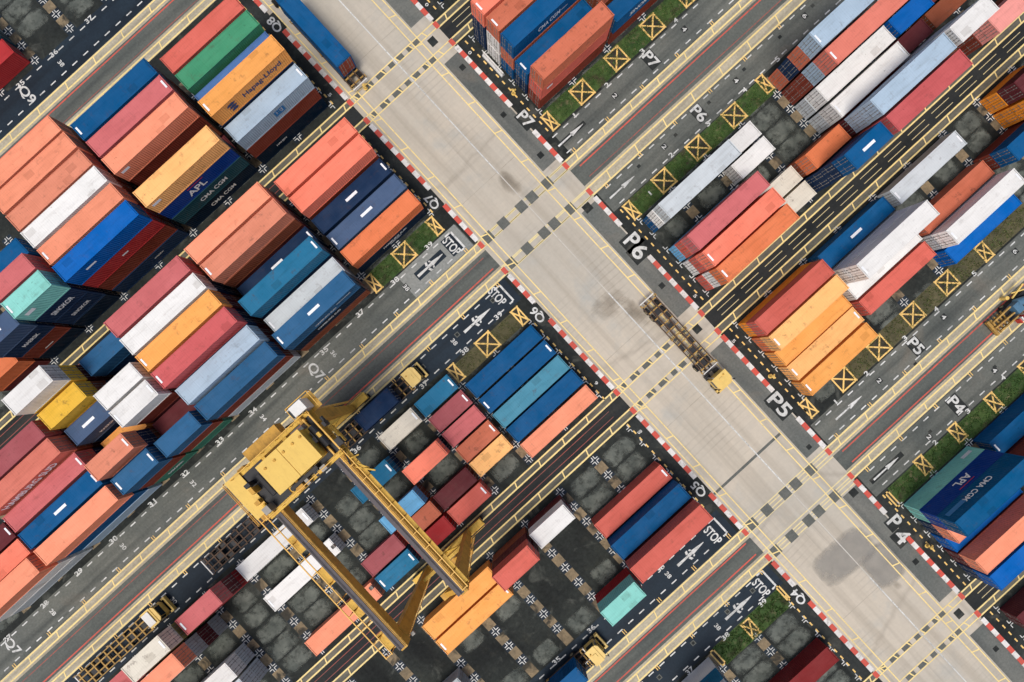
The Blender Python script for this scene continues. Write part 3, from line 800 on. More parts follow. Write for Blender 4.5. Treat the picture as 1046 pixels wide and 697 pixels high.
def bay_words(slot, ln_):
    b = slot//2
    w = ('bay beside road' if b == 0 else ORD[b]+' bay from road')
    return w
def stack(block, slot, L40, row, tiers, hc=False, letters=None, badge=False, flip=None, du=0, dv=0):
    v0, d, pit = V0[block]
    v = v0 + d*pit*(row-0.5) + dv
    width = 2 if L40 else 1
    mid = slot + width/2
    u = (28 - 48.2*mid) if block[0] == 'Q' else (177 + 48.2*mid)
    L = 12.192 if L40 else 6.058
    H = 2.896 if hc else 2.591
    z = 0.03
    if flip is None: flip = block[0] == 'Q'
    n = len(tiers)
    for i, key in enumerate(tiers):
        tp = ('on the ground' if n == 1 else 'top of %s' % NUM[n] if i == n-1 else 'bottom of %s' % NUM[n] if i == 0 else '%s up of %s' % (ORD[i], NUM[n]))
        half = '' if L40 else (' near half' if slot % 2 == 0 else ' far half')
        lab = '%s %s container, %s, block %s, %s row from lane, %s%s' % (C[key][1], 'long' if L40 else 'short', tp, block, word_row(row), ('bay beside road' if slot//2 == 0 else 'bay %s' % NUM[slot//2+1] if not L40 or i not in (0, n-1) or n == 1 else ORD[slot//2]+' bay from road'), half)
        if len(lab.split()) > 16: lab = lab.replace(' from road','').replace(' from lane','')
        j = crnd.uniform(-0.05,0.05)
        loc = wpt(u+du+crnd.uniform(-.35,.35), v+crnd.uniform(-.35,.35), z)
        lt = [l[1:] for l in (letters or []) if l[0] == i]
        tier_obj(loc, L, H, key, lab, 'shipping containers stacked in the yard', flip, lt, badge and i == n-1, None, i == n-1)
        z += H + 0.012
T = lambda i, s, side='S', mat=None, h=0.75, w=4.0, x=0, z=1.4: (i, s, side, mat or LETW, h, w, x, z)
# block Q8
stack('Q8',0,1,1,['ink','brownred','ltblue'],letters=[T(2,'#bar','S',LETB,1.0,1.6,0.6),T(2,'HJ','S',LETW,0.7,1.0,0.6,1.41) ,T(0,'HANJIN','S',LETW,.45,1.8,-2)])
stack('Q8',0,1,2,['navy','green','navy','yorange'],letters=[T(3,'Hapag-Lloyd','S',LETN,1.0,6.2,1.6,1.3),T(3,'#logo','S',LETN,1.5,1.5,-3.3,1.3)])
stack('Q8',0,1,3,['navy','green','violet']); stack('Q8',0,1,4,['brown','navy','green'],hc=True); stack('Q8',0,1,5,['maroon','brownred','red'],hc=True)
stack('Q8',2,1,1,['ink','dteal','aplblue','ltorange'],letters=[T(2,'APL','S',LETW,1.1,2.9,-0.6,1.2),T(2,'#bar','S',LETR,0.13,2.6,-0.3,2.15),T(1,'CMA CGM','S',LETW,.75,4.6,0.4,1.35),T(0,'CMA CGM','S',LETW,.7,4.4,0.4,1.4),T(3,'#bar','S',LETW,.45,1.3,-4.9,1.9)])
stack('Q8',2,1,2,['maroon']); stack('Q8',2,1,3,['maroon','brown','brownred','salmon'],letters=[T(3,'#bar','S',LETW,.4,1.2,-4.9,1.9)])
stack('Q8',2,1,4,['navy','maroon','brown','pink']); stack('Q8',2,1,5,['navy','brown','maroon','blue'],hc=False)
stack('Q8',4,1,1,['navy','brownred','deepred','brightblue'],letters=[T(3,'#bar','S',LETW,.3,1.6,-2.8,1.6),T(2,'#bar','S',LETW,.25,1.0,0.2,1.4),T(0,'HYUNDAI','S',LETW,.3,1.6,1.5,1.4)])
stack('Q8',4,1,2,['navy','brown','maroon','salmon']); stack('Q8',4,1,3,['brown','navy','brown','white']); stack('Q8',4,1,4,['maroon','brown','navy','dkorange']); stack('Q8',4,1,5,['brown','navy','brown','salmon']); stack('Q8',4,1,6,['brown','maroon','brown','salmon'])
stack('Q8',6,0,1,['ink','navy','navy','teal'],hc=True,letters=[T(2,'SINOKOR','S',LETW,.8,3.4,0,1.5),T(1,'SINOKOR','S',LETW,.6,3.0,0.1,1.5),T(3,'#bar','S',LETW,.6,1.3,-1.6,1.9)])
stack('Q8',6,0,2,['navy','brown','maroon','pink'],hc=True); stack('Q8',6,0,3,['navy','brown','navy','blue'])
stack('Q8',7,0,1,['ink','brownred','navy','slate'],hc=False,letters=[T(2,'MAERSK','S',LETW,.6,2.6,.3,1.4),T(1,'#bar','S',LETW,.15,1.4,-.4,.6)],badge=True)
stack('Q8',7,0,2,['maroon','brown']); stack('Q8',8,0,1,['maroon','orange'])
# block Q7
stack('Q7',0,1,1,['maroon','navy','salmonred']); stack('Q7',0,1,2,['maroon','brownred','salmonred']); stack('Q7',0,1,3,['ink','navy'],badge=True); stack('Q7',0,1,4,['navy','slate'],badge=True)
stack('Q7',0,1,5,['ink','orange'],letters=[T(0,'HAMBURG SUD','S',LETW,.55,4.2,.5,1.7),T(0,'#bar','S',LETW,.15,2.0,.5,1.1)])
stack('Q7',2,1,1,['maroon','navy','brown','salmon']); stack('Q7',2,1,2,['navy','maroon','brown','dkorange']); stack('Q7',2,1,3,['ink','navy'],badge=True); stack('Q7',2,1,4,['maroon','navy','cyan'],hc=True)
stack('Q7',2,1,5,['grey','ltgrey'],hc=True); stack('Q7',2,1,6,['brown','ink','midblue'],badge=True,letters=[T(1,'HAMBURG SUD','S',LETW,.6,4.0,0,1.6),T(2,'#bar','S',LETW,.15,2.4,3.6,1.6),T(2,'HAMBURG SUD','S',LETW,.5,3.6,0.2,.8)])
stack('Q7',4,1,1,['navy','maroon','brown','pink']); stack('Q7',4,1,2,['maroon','navy','navy','white']); stack('Q7',4,1,3,['navy','brown','maroon','yorange']); stack('Q7',4,1,4,['brown','maroon','navy','pinkred']); stack('Q7',4,1,5,['brownred','maroon','ltblue'],hc=True,letters=[T(2,'HYUNDAI','S',LETN,.35,2.2,0.2,1.2)]); stack('Q7',4,1,6,['ltgrey','brownred','midblue'])
stack('Q7',6,0,1,['maroon','navy','midblue']); stack('Q7',6,0,2,['navy']); stack('Q7',6,0,3,['maroon','brownred','maroon','white']); stack('Q7',6,0,4,['maroon','maroon','brownred','white']); stack('Q7',6,0,5,['maroon','maroon']); stack('Q7',6,0,6,['seagreen','brownred','midblue'])
stack('Q7',7,0,1,['navy','maroon','maroon','yellow','white']); stack('Q7',7,0,2,['maroon','navy','brown','yellow']); stack('Q7',7,0,3,['maroon','navy','slate'],hc=True,badge=True,letters=[T(2,'MAERSK','S',LETW,.5,2.4,.4,1.2)]); stack('Q7',7,0,4,['maroon','yorange']); stack('Q7',7,0,5,['maroon','brown','navy','dkorange']); stack('Q7',7,0,6,['seagreen','brownred','midblue'],hc=True,letters=[T(0,'EVERGREEN','S',LETW,.6,2.6,0,1.6)])
stack('Q7',8,1,2,['brown','navy','maroon','mauve']); stack('Q7',8,1,3,['navy','maroon','brown','coral'],letters=[T(3,'HAMBURG SUD','S',LETW,1.2,8.4,-.4,1.4)]); stack('Q7',8,1,4,['maroon','navy','pink'],hc=True); stack('Q7',8,1,5,['brown','maroon','blue'],hc=True,badge=True); stack('Q7',8,1,6,['ltblue','blue','salmon'],hc=True)
stack('Q7',10,1,4,['navy','brown','maroon']); stack('Q7',10,1,5,['brown','maroon','salmonred']); stack('Q7',10,1,6,['ltgrey','white','salmon'],hc=True)
# block Q6
for r_, k in ((5,'blue'),(4,'blue'),(3,'tealblue'),(2,'blue'),(1,'salmon')): stack('Q6',0,1,r_,[k])
for r_, k in ((6,'cyan'),(5,'mauve'),(4,'pink'),(3,'rust'),(2,'ltorange')): stack('Q6',2,0,r_,[k])
stack('Q6',3,0,6,['cream']); stack('Q6',3,0,4,['navy','salmonred']); stack('Q6',3,0,2,['maroon']); stack('Q6',3,0,1,['red'])
stack('Q6',4,0,5,['navy','cyan']); stack('Q6',4,0,3,['brown','sky']); stack('Q6',4,0,2,['rust']); stack('Q6',4,0,1,['deepred'])
stack('Q6',5,0,2,['mauve']); stack('Q6',5,0,1,['cyan'])
stack('Q6',6,1,6,['white']); stack('Q6',6,1,4,['white']); stack('Q6',6,1,1,['salmon'])
stack('Q6',8,0,6,['deepred','maroon','pink']); stack('Q6',9,0,6,['khaki','khaki','khaki','cream']); stack('Q6',10,0,6,['maroon','brown','pink'])
stack('Q6',9,1,5,['grey','maroon','grey','salmon']); stack('Q6',9,1,3,['ltgrey','white']); stack('Q6',9,1,2,['ltgrey','ltgrey'])
# block Q5
stack('Q5',0,1,3,['red'],hc=True); stack('Q5',0,1,4,['navy','blue']); stack('Q5',0,1,5,['maroon','maroon','red'])
stack('Q5',2,0,1,['maroon','white']); stack('Q5',2,0,6,['deepred','teal']); stack('Q5',3,0,1,['brown','maroon','red'])
stack('Q5',4,1,1,['yorange']); stack('Q5',4,1,2,['yorange']); stack('Q5',6,1,4,['grey'])
# blocks Q4, Q9
stack('Q4',0,1,3,['wine']); stack('Q4',2,0,6,['white','cyan','ltgrey']); stack('Q9',4,1,1,['deepred']); stack('Q9',4,1,2,['dteal']); stack('Q9',4,1,3,['grey'])
# blocks P8, P7
stack('P8',0,1,1,['navy'])
stack('P7',0,1,1,['navy','navy','salmonred']); stack('P7',0,1,2,['white','white','rust']); stack('P7',0,1,3,['blue','rust','blue'],letters=[T(2,'CMA CGM','S',LETW,.8,3.8,.2,1.3),T(2,'#bar','S',LETW,.1,1.2,2.8,1.3)]); stack('P7',0,1,4,['navy','blue']); stack('P7',0,1,5,['brownred','red','rust'],letters=[T(1,'#bar','S',LETW,.4,1.0,-4.6,1.8)])
stack('P7',2,1,5,['brownred','blue'],letters=[T(1,'SINOKOR','S',LETW,.8,4.6,-1.0,1.3)]); stack('P7',2,1,4,['navy','brown','rust'])
# block P6
stack('P6',0,1,5,['blue','white','ltgrey']); stack('P6',0,1,3,['sky','red','pink']); stack('P6',0,1,2,['white','red','salmonred']); stack('P6',0,1,1,['red','white','orange'])
stack('P6',2,0,5,['white']); stack('P6',2,0,4,['white']); stack('P6',2,0,2,['cream']); stack('P6',2,0,1,['cream'])
stack('P6',3,0,2,['brown','orange']); stack('P6',3,0,1,['navy','navy','navy','blue'],badge=True)
stack('P6',4,1,6,['rust','navy','rust','ltblue']); stack('P6',4,1,5,['brownred','brownred','ltblue','coral']); stack('P6',4,1,4,['ltgrey','white']); stack('P6',4,1,3,['ltgrey','white']); stack('P6',4,1,2,['brownred','maroon','ltblue','ltblue']); stack('P6',4,1,1,['maroon','brownred','red','pinkred'])
stack('P6',6,0,4,['maroon','brightblue']); stack('P6',6,0,3,['maroon']); stack('P6',6,0,2,['grey','ltgrey','grey','white']); stack('P6',7,0,4,['maroon']); stack('P6',7,0,3,['brown']); stack('P6',7,1,1,['brown','brownred','palepink'])
# block P5
stack('P5',0,1,1,['vivid','red']); stack('P5',0,1,2,['orange','ltorange']); stack('P5',0,1,3,['yorange'],hc=True); stack('P5',0,1,4,['ltorange']); stack('P5',0,1,5,['yorange'])
stack('P5',2,1,1,['blue'],badge=True); stack('P5',2,1,2,['ltgrey','white','white']); stack('P5',2,1,3,['white']); stack('P5',2,1,4,['red'])
stack('P5',4,1,1,['ltgrey']); stack('P5',4,1,3,['rust']); stack('P5',4,1,4,['ltgrey','white']); stack('P5',4,1,5,['brightblue'])
stack('P5',6,1,3,['brownred','blue']); stack('P5',7,0,1,['vivid','maroon']); stack('P5',7,0,2,['vivid','vivid'])
# blocks P4, P3
stack('P4',0,1,5,['teal','aplblue','cmablue'],hc=True,letters=[T(1,'APL','N',LETW,1.1,2.6,.4,1.35),T(1,'#bar','N',LETR,.13,2.6,.1,2.3),T(2,'CMA CGM','N',LETW,.8,4.6,-.3,1.3),T(0,'#bar','N',LETW,.6,1.6,4.6,1.2),T(2,'#bar','N',LETB,.7,3.0,-4.0,1.2)])
stack('P4',0,1,4,['navy','salmon']); stack('P4',0,1,3,['brightblue']); stack('P4',0,1,2,['maroon','salmon']); stack('P4',0,1,1,['navy','brightblue'])
stack('P4',2,1,5,['blue']); stack('P4',2,1,4,['maroon','brownred','pinkred']); stack('P3',0,1,1,['maroon'])

# ------------------------------------------------------------------ vehicles
def wheel(parent, x, y, r, w, both=True):
    bm = bmesh.new(); cyl(bm, (0,0,0), (0,1,0), r, w, 20)
    t = obj('wheel', mesh_from(bm, 'tyre', RUB), parent, (x, y, r))
    bm = bmesh.new(); s_ = 1 if y > 0 else -1
    cyl(bm, (0, s_*(w/2+0.01), 0), (0,1,0), r*0.55, 0.04, 14)
    obj('rim', mesh_from(bm, 'rim', RIM), t)
    return t
def tractor(u, v, rz, label):
    """terminal tractor, local +x forward, origin under the cab"""
    root = empty('yard_tractor', wpt(u, v), rz, label, 'tractor', 'yellow yard tractors')
    bm = bmesh.new()
    box(bm,-4.2,1.5,-0.48,-0.3,0.62,0.86); box(bm,-4.2,1.5,0.3,0.48,0.62,0.86)
    for x in (-3.9,-2.6,-1.4,0.2): box(bm,x-0.1,x+0.1,-0.299,0.299,0.64,0.84)
    box(bm,-3.4,-2.4,-0.5,0.5,0.87,1.12)
    box(bm,-1.2,-0.7,0.52,1.15,0.5,1.0); box(bm,-1.3,-0.6,-1.15,-0.55,0.5,1.0)
    obj('chassis', mesh_from(bm,'tractor_chassis',DARK), root)
    bm = bmesh.new()
    box(bm,1.5,1.75,-1.22,1.22,0.4,0.95)
    for a,b in ((0.95,1.22),(-1.22,-0.95)): box(bm,1.2,1.498,a,b,0.4,0.93)
    obj('bumper', mesh_from(bm,'bumper',CABY), root)
    bm = bmesh.new()
    # cab body: chamfered front
    pts = [(-0.75,-1.15),(0.85,-1.15),(1.15,-0.8),(1.15,0.8),(0.85,1.15),(-0.75,1.15)]
    lo = [bm.verts.new((x,y,0.9)) for x,y in pts]; hi = [bm.verts.new((x*0.97,y*0.97,2.75)) for x,y in pts]
    bm.faces.new(lo[::-1]); bm.faces.new(hi)
    for i in range(6): bm.faces.new((lo[i],lo[(i+1)%6],hi[(i+1)%6],hi[i]))
    cab = obj('cab', mesh_from(bm,'tractor_cab',CABY), root)
    bm = bmesh.new()
    box(bm,-0.82,0.62,-1.22,1.22,2.752,2.84); box(bm,-0.3,0.25,-0.3,0.3,2.841,2.93)
    obj('roof', mesh_from(bm,'cab_roof',CABY), cab)
    bm = bmesh.new()
    for yy in ((-0.75,0.75),): 
        v_ = [bm.verts.new(p) for p in ((1.165,-0.75,1.7),(1.165,0.75,1.7),(1.135,0.72,2.6),(1.135,-0.72,2.6))]; bm.faces.new(v_)
    for s_ in (-1,1):
        v_ = [bm.verts.new(p) for p in ((-0.5,s_*1.155,1.7),(0.7,s_*1.155,1.7),(0.68,s_*1.135,2.55),(-0.5,s_*1.135,2.55))]; bm.faces.new(v_)
        v_ = [bm.verts.new(p) for p in ((0.9,s_*1.12,1.7),(1.13,s_*0.85,1.7),(1.1,s_*0.83,2.55),(0.88,s_*1.09,2.55))]; bm.faces.new(v_)
    obj('windows', mesh_from(bm,'cab_windows',GLASS), cab)
    for s_ in (-1,1):
        bm = bmesh.new(); beam(bm,(0.9,s_*1.16,2.3),(1.25,s_*1.45,2.3),0.05,0.05); box(bm,1.2,1.27,s_*1.45-0.13,s_*1.45+0.13,1.95,2.4)
        obj('mirror', mesh_from(bm,'mirror',DARK), cab)
    bm = bmesh.new(); cyl(bm,(-0.95,-0.85,1.9),(0,0,1),0.09,2.2,10); obj('exhaust', mesh_from(bm,'exhaust',STEEL), root)
    bm = bmesh.new(); cyl(bm,(-0.4,0.55,2.93),(0,0,1),0.11,0.16,12); obj('beacon', mesh_from(bm,'beacon',CRO), cab)
    for x in (0.75,):
        for y in (-1.0,1.0): wheel(root,x,y,0.5,0.3)
    for y in (-0.95,0.95): wheel(root,-2.9,y,0.5,0.55)
    return root
def trailer(u, v, rz, label, beamm=RUSTB, crossm=CHAY, L=12.8):
    """skeletal terminal trailer, local +x towards the tractor, origin at its middle"""
    root = empty('skeletal_trailer', wpt(u, v), rz, label, 'trailer', 'skeletal container trailers')
    hl = L/2
    bm = bmesh.new()
    for y in (-0.48,0.48):
        box(bm,-hl,hl,y-0.09,y+0.09,0.95,1.30)
    for y in (-1.18,1.18): box(bm,-hl+0.3,hl-0.3,y-0.06,y+0.06,1.1,1.28)
    obj('main_beam', mesh_from(bm,'trailer_beams',beamm), root)
    bm = bmesh.new()
    for i in range(11):
        x = -hl+0.5+i*(L-1.0)/10
        box(bm,x-0.09,x+0.09,-1.11,-0.575,1.12,1.27); box(bm,x-0.09,x+0.09,-0.385,0.385,1.12,1.27); box(bm,x-0.09,x+0.09,0.575,1.11,1.12,1.27)
    obj('crossmember', mesh_from(bm,'trailer_cross',crossm), root)
    for x in (-hl+0.2,0,hl-0.2):
        for s_ in (-1,1):
            bm = bmesh.new(); box(bm,x-0.2,x+0.2,s_*1.32-0.05,s_*1.32+0.05,1.25,1.62)
            obj('corner_guide', mesh_from(bm,'corner_guide',crossm), root)
    bm = bmesh.new()
    for x in (-hl+2.2, -hl+5.0, hl-3.2): box(bm,x-0.45,x+0.45,-0.384,0.384,0.96,1.11)
    for y in (-0.8,0.8): beam(bm,(-hl+1.0,y,1.0),(hl-1.0,y*0.9,1.02),0.05,0.05)
    obj('air_line', mesh_from(bm,'air_line',DARK), root)
    for x in (-hl+3.6,hl-4.6):
        for s_ in (-1,1):
            bm = bmesh.new(); box(bm,x-0.5,x+0.5,s_*0.86-0.22,s_*0.86+0.22,0.55,0.98); obj('tool_box', mesh_from(bm,'tool_box',DARK), root)
    bm = bmesh.new(); box(bm,-hl-0.16,-hl-0.02,-1.25,1.25,0.75,1.3); obj('rear_bumper', mesh_from(bm,'rear_bumper',WHITEM), root)
    bm = bmesh.new(); box(bm,hl+0.02,hl+0.14,-1.25,1.25,1.1,1.5); obj('front_beam', mesh_from(bm,'front_beam',WHITEM), root)
    for x in (-hl+1.3,-hl+2.55):
        for y in (-0.92,0.92): wheel(root,x,y,0.5,0.5)
    return root
down = ANG - math.pi/2         # heading down the road (towards +v)
trailer(127.5, 108, down, 'empty brown skeletal trailer behind the yellow tractor on the concrete road')
tractor(126, 168, down, 'yellow yard tractor pulling an empty trailer down the concrete road')
trailer(62, -340, down+math.pi, 'trailer carrying a long blue container beside the Q8 kerb')
tractor(62, -436, down+math.pi, 'yellow yard tractor ahead of the long blue container near Q8')
tier_obj(wpt(62.5,-352,1.33), 12.192, 2.896, 'blue', 'long blue container riding a trailer along the kerb by Q8', 'containers on trailers', True if False else False, (), False, False)
bpy.context.view_layer.update()
_o = [o for o in col.objects if o.get('label','').startswith('long blue container riding')][0]
_o.rotation_euler = (0,0,down+math.pi)
for _c in _o.children:
    if _c.name.startswith('door'): _c.color = (*rgb(150,74,58), 0.4)
tractor(-98, -40.5, ANG, 'yellow yard tractor in the dark lane hauling a short navy container')
trailer(-150, -40, ANG, 'trailer under the short navy container in the Q6 truck lane')
tier_obj(wpt(-143,-39.5,1.33), 6.058, 2.591, 'navy', 'short navy container on a trailer beside the yellow crane', 'containers on trailers', True, (), False, True)
trailer(-333, -39.5, ANG, 'empty dark skeletal trailer parked under the crane machinery house', RUSTB, RUSTB)
tractor(-276, -39.5, ANG, 'yellow yard tractor under the crane ahead of an empty trailer')
trailer(-505, -39.5, ANG, 'empty orange skeletal trailer at the lower left lane', CHAY, CHAY)
t4 = tractor(-447, -39.5, ANG, 'yellow yard tractor with white roof pulling the orange trailer')
bm = bmesh.new(); box(bm,-0.75,0.35,-0.95,0.95,2.945,3.02); obj('roof_panel', mesh_from(bm,'roof_panel',WHITEM), [c for c in t4.children if c.name.startswith('cab')][0])
tractor(-150, 284, ANG, 'yellow yard tractor with short blue container in the Q5 lane')
trailer(-204, 284, ANG, 'trailer under the short blue container behind the Q5 lane tractor')
tier_obj(wpt(-191,284,1.33), 6.058, 2.591, 'blue', 'short blue container on a trailer behind the Q5 lane tractor', 'containers on trailers', True, (), False, True)

# yellow hydrants
def hydrant(x, y, label):
    dx, dy = x-523, y-348.5
    p = wpt(dx*math.cos(ANG)-dy*math.sin(ANG), dx*math.sin(ANG)+dy*math.cos(ANG))
    root = empty('fire_hydrant', p, ANG, label, 'hydrant', 'yellow hydrants at the block ends')
    bm = bmesh.new()
    cyl(bm,(0,0,0.05),(0,0,1),0.3,0.1,16); cyl(bm,(0,0,0.5),(0,0,1),0.17,0.8,16); cyl(bm,(0,0,0.93),(0,0,1),0.23,0.06,16); cyl(bm,(0,0,1.04),(0,0,1),0.2,0.16,16,r2=0.07)
    obj('barrel', mesh_from(bm,'hydrant_barrel',CABY), root)
    for d in ((1,0,0),(0,1,0),(0,-1,0)):
        bm = bmesh.new(); c = Vector(d)*0.25+Vector((0,0,0.7)); cyl(bm,c,d,0.1,0.2,12); cyl(bm,c+Vector(d)*0.12,d,0.13,0.06,8)
        obj('nozzle', mesh_from(bm,'nozzle',CABY), root)
hydrant(524.5,96,'yellow hydrant on the dark strip at the P7 block end'); hydrant(786.5,384.5,'yellow hydrant on the dark strip at the P5 block end'); hydrant(946.5,557.5,'yellow hydrant on the dark strip at the P4 block end'); hydrant(373.5,90.5,'small yellow hydrant near the road edge by the Q8 trailer')

root = empty('road_barrier', wpt(176.6, -220), ANG, 'low white barrier lying along the dark P7 block end', 'barrier')
bm = bmesh.new()
for q in range(3):
    y0 = -2.05+q*1.38
    pts = [(-0.3,0.0),(0.3,0.0),(0.26,0.18),(0.11,0.38),(0.09,0.75),(-0.09,0.75),(-0.11,0.38),(-0.26,0.18)]
    a = [bm.verts.new((x,y0,z)) for x,z in pts]; b = [bm.verts.new((x,y0+1.34,z)) for x,z in pts]
    bm.faces.new(a); bm.faces.new(b[::-1])
    for i in range(8): bm.faces.new((a[i],b[i],b[(i+1)%8],a[(i+1)%8]))
box(bm,-0.04,0.04,-2.0,2.0,0.752,0.80)
obj('barrier_units', mesh_from(bm,'barrier_units',WHITEM), root)

# ------------------------------------------------------------------ gantry crane
def crane():
    root = empty('gantry_crane', wpt(-189.5, 26.5), ANG, 'tall yellow rubber tyred gantry crane spanning the Q6 rows', 'crane')
    zg = 18.6          # underside of girders
    ya, yb = 11.6, -11.66
    gx = 4.25
    for k, sx in enumerate((-1,1)):
        x = sx*gx
        bm = bmesh.new(); box(bm,x-0.42,x+0.42,yb-1.1,ya+1.0,zg,zg+1.5)
        for q in range(12):
            y = yb+q*2.0; box(bm,x-0.47,x-0.421,y-0.06,y+0.06,zg+0.05,zg+1.45); box(bm,x+0.421,x+0.47,y-0.06,y+0.06,zg+0.05,zg+1.45)
        g = obj('girder', mesh_from(bm,'girder',[CRO]), root)
        w0, w1 = (x-0.78,x+0.02) if k else (x-0.55,x+0.1)
        bm = bmesh.new(); box(bm,w0,w1,yb-0.9,ya+0.6,zg+1.503,zg+1.58)
        obj('walkway', mesh_from(bm,'walkway',GRATE), g)
        bm = bmesh.new()
        lines = (x+0.2,x+0.85) if k else (x-1.25,x-2.05)
        zb = zg+1.0 if k else zg+0.6
        for xx in lines: beam(bm,(xx,yb-0.6,zb+1.1),(xx,ya+0.6,zb+1.1),0.10,0.09)
        for q in range(13):
            y = yb-0.5+q*1.9
            for xx in lines: beam(bm,(xx,y,zb),(xx,y,zb+1.06),0.06,0.06)
            beam(bm,(lines[0],y,zb),(lines[1],y,zb),0.09,0.08); beam(bm,(lines[0],y,zb+1.1),(lines[1],y,zb+1.1),0.07,0.06)
            if k: beam(bm,(x+0.42,y,zb),(lines[1],y,zb),0.09,0.08)
            else: beam(bm,(x-0.42,y,zb),(lines[1],y,zb),0.09,0.08)
        obj('railing', mesh_from(bm,'railing',RAILY), g)
        bm = bmesh.new()
        if k: box(bm,x+0.48,x+0.95,yb-0.6,ya+0.6,zb-0.14,zb-0.06)
        else:
            for q in range(4): box(bm,x-1.95,x-0.48,yb-0.4+q*4.6,yb+1.7+q*4.6,zb-0.14,zb-0.06)
        obj('service_deck', mesh_from(bm,'service_deck',CRY), g)
    # legs
    for sx in (-1,1):
        for yy in (ya, yb):
            bm = bmesh.new(); beam(bm,(sx*gx,yy,zg+0.3),(sx*(gx-0.5),yy,1.9),1.0,1.5,(0,1,0),0,0.7,0.8)
            obj('leg', mesh_from(bm,'leg',CRO), root)
    for yy in (ya, yb):
        bm = bmesh.new(); box(bm,-gx-2.0,gx+2.0,yy-0.35,yy+0.35,1.25,2.0)
        beam(bm,(-gx+0.4,yy,6.0),(gx-0.4,yy,6.0),0.45,0.5)
        beam(bm,(-gx+0.5,yy,6.0),(0,yy,2.0),0.22,0.22); beam(bm,(gx-0.5,yy,6.0),(0,yy,2.0),0.22,0.22)
        sb = obj('sill_beam', mesh_from(bm,'sill_beam',CRY), root)
        for x in (-gx-1.5,-gx+0.9,gx-0.9,gx+1.5):
            bm = bmesh.new(); box(bm,x-0.5,x+0.5,yy-0.5,yy+0.5,1.0,1.26); obj('bogie', mesh_from(bm,'bogie',DARK), sb)
            t = wheel(root, x, yy, 0.62, 0.55)
        bm = bmesh.new(); box(bm,-2.2,1.8,yy+(0.8 if yy>0 else -2.1),yy+(2.1 if yy>0 else -0.8),1.4,3.2)
        obj('power_pack', mesh_from(bm,'power_pack',CRY if yy>0 else DARK), root)
        bm = bmesh.new(); s_ = 1 if yy>0 else -1
        box(bm,-gx-2.0,gx+2.0,yy+s_*0.4,yy+s_*0.75,1.55,1.62); beam(bm,(-gx-2,yy+s_*0.75,2.6),(gx+2,yy+s_*0.75,2.6),0.07,0.07)
        obj('sill_platform', mesh_from(bm,'sill_platform',CRY), sb)
    # stairs on the far-side leg
    bm = bmesh.new()
    for q in range(6):
        x0, x1 = (gx-0.6,gx-3.4) if q%2==0 else (gx-3.4,gx-0.6)
        beam(bm,(x0,yb-1.0,2.0+q*2.7),(x1,yb-1.0,4.7+q*2.7),0.6,0.1); box(bm,min(x1,x1)-0.5,x1+0.5,yb-1.4,yb-0.62,4.7+q*2.7,4.76+q*2.7)
    obj('stairway', mesh_from(bm,'stairway',CRO), root)
    # trolley with machinery house
    ty = 9.3
    bm = bmesh.new()
    box(bm,-5.0,5.0,ty-2.9,ty-2.4,zg+1.7,zg+2.2); box(bm,-5.0,5.0,ty+2.4,ty+2.9,zg+1.7,zg+2.2)
    for x in (-gx,gx,-1.5,1.5): box(bm,x-0.25,x+0.25,ty-2.39,ty+2.39,zg+1.75,zg+2.15)
    tr = obj('trolley', mesh_from(bm,'trolley_frame',CRY), root)
    bm = bmesh.new(); box(bm,-1.45,3.85,ty-1.75,ty+1.6,zg+2.21,zg+4.4); ho = obj('machinery_house', mesh_from(bm,'machinery_house',CRY), tr)
    bm = bmesh.new()
    box(bm,-1.6,1.17,ty-1.9,ty+1.75,zg+4.401,zg+4.5); box(bm,1.23,4.0,ty-1.9,ty+1.75,zg+4.401,zg+4.5)
    obj('roof', mesh_from(bm,'house_roof',CRT), ho)
    bm = bmesh.new()
    for y in (ty-2.7,ty+2.7):
        beam(bm,(-5,y,zg+3.2),(5,y,zg+3.2),0.08,0.08)
        for x in (-5,-3,-1,1,3,5): beam(bm,(x,y,zg+2.2),(x,y,zg+3.18),0.06,0.06)
    for x in (4.4,5.2): beam(bm,(x,ty-2.4,zg+2.6),(x,ty+2.4,zg+2.6),0.16,0.3)
    box(bm,4.05,5.0,ty-2.39,ty+2.39,zg+2.16,zg+2.22)
    box(bm,-4.6,-1.65,ty-2.39,ty+2.39,zg+2.16,zg+2.22)
    obj('trolley_railing', mesh_from(bm,'trolley_railing',RAILY), tr)
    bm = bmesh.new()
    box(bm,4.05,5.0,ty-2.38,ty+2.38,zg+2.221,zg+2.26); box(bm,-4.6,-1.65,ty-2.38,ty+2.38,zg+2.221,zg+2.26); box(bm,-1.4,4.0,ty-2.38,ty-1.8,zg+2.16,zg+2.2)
    obj('gap_shade_deck', mesh_from(bm,'gap_shade_deck',DARK), tr)  # plates coloured dark to stand in for the shaded gaps around the house
    cr = random.Random(9)
    for q in range(16):
        x = cr.choice((cr.uniform(4.1,6.2), cr.uniform(-1.4,4.0), cr.uniform(-4.5,-3.6))); y = ty + (cr.uniform(-2.3,2.3) if x > 4 or x < -3 else cr.choice((-1,1))*cr.uniform(2.0,2.8))
        a, b, h = cr.uniform(0.15,0.45), cr.uniform(0.15,0.45), cr.uniform(0.4,1.5)
        bm = bmesh.new(); box(bm,x-a,x+a,y-b,y+b,zg+2.262,zg+2.262+h)
        if q % 3 == 0: cyl(bm,(x,y+b+0.3,zg+2.6),(0,1,0),0.2,0.6,10)
        obj('drive_unit', mesh_from(bm,'drive_unit',[CRY,DARK,STEEL,CRO][q%4]), tr)
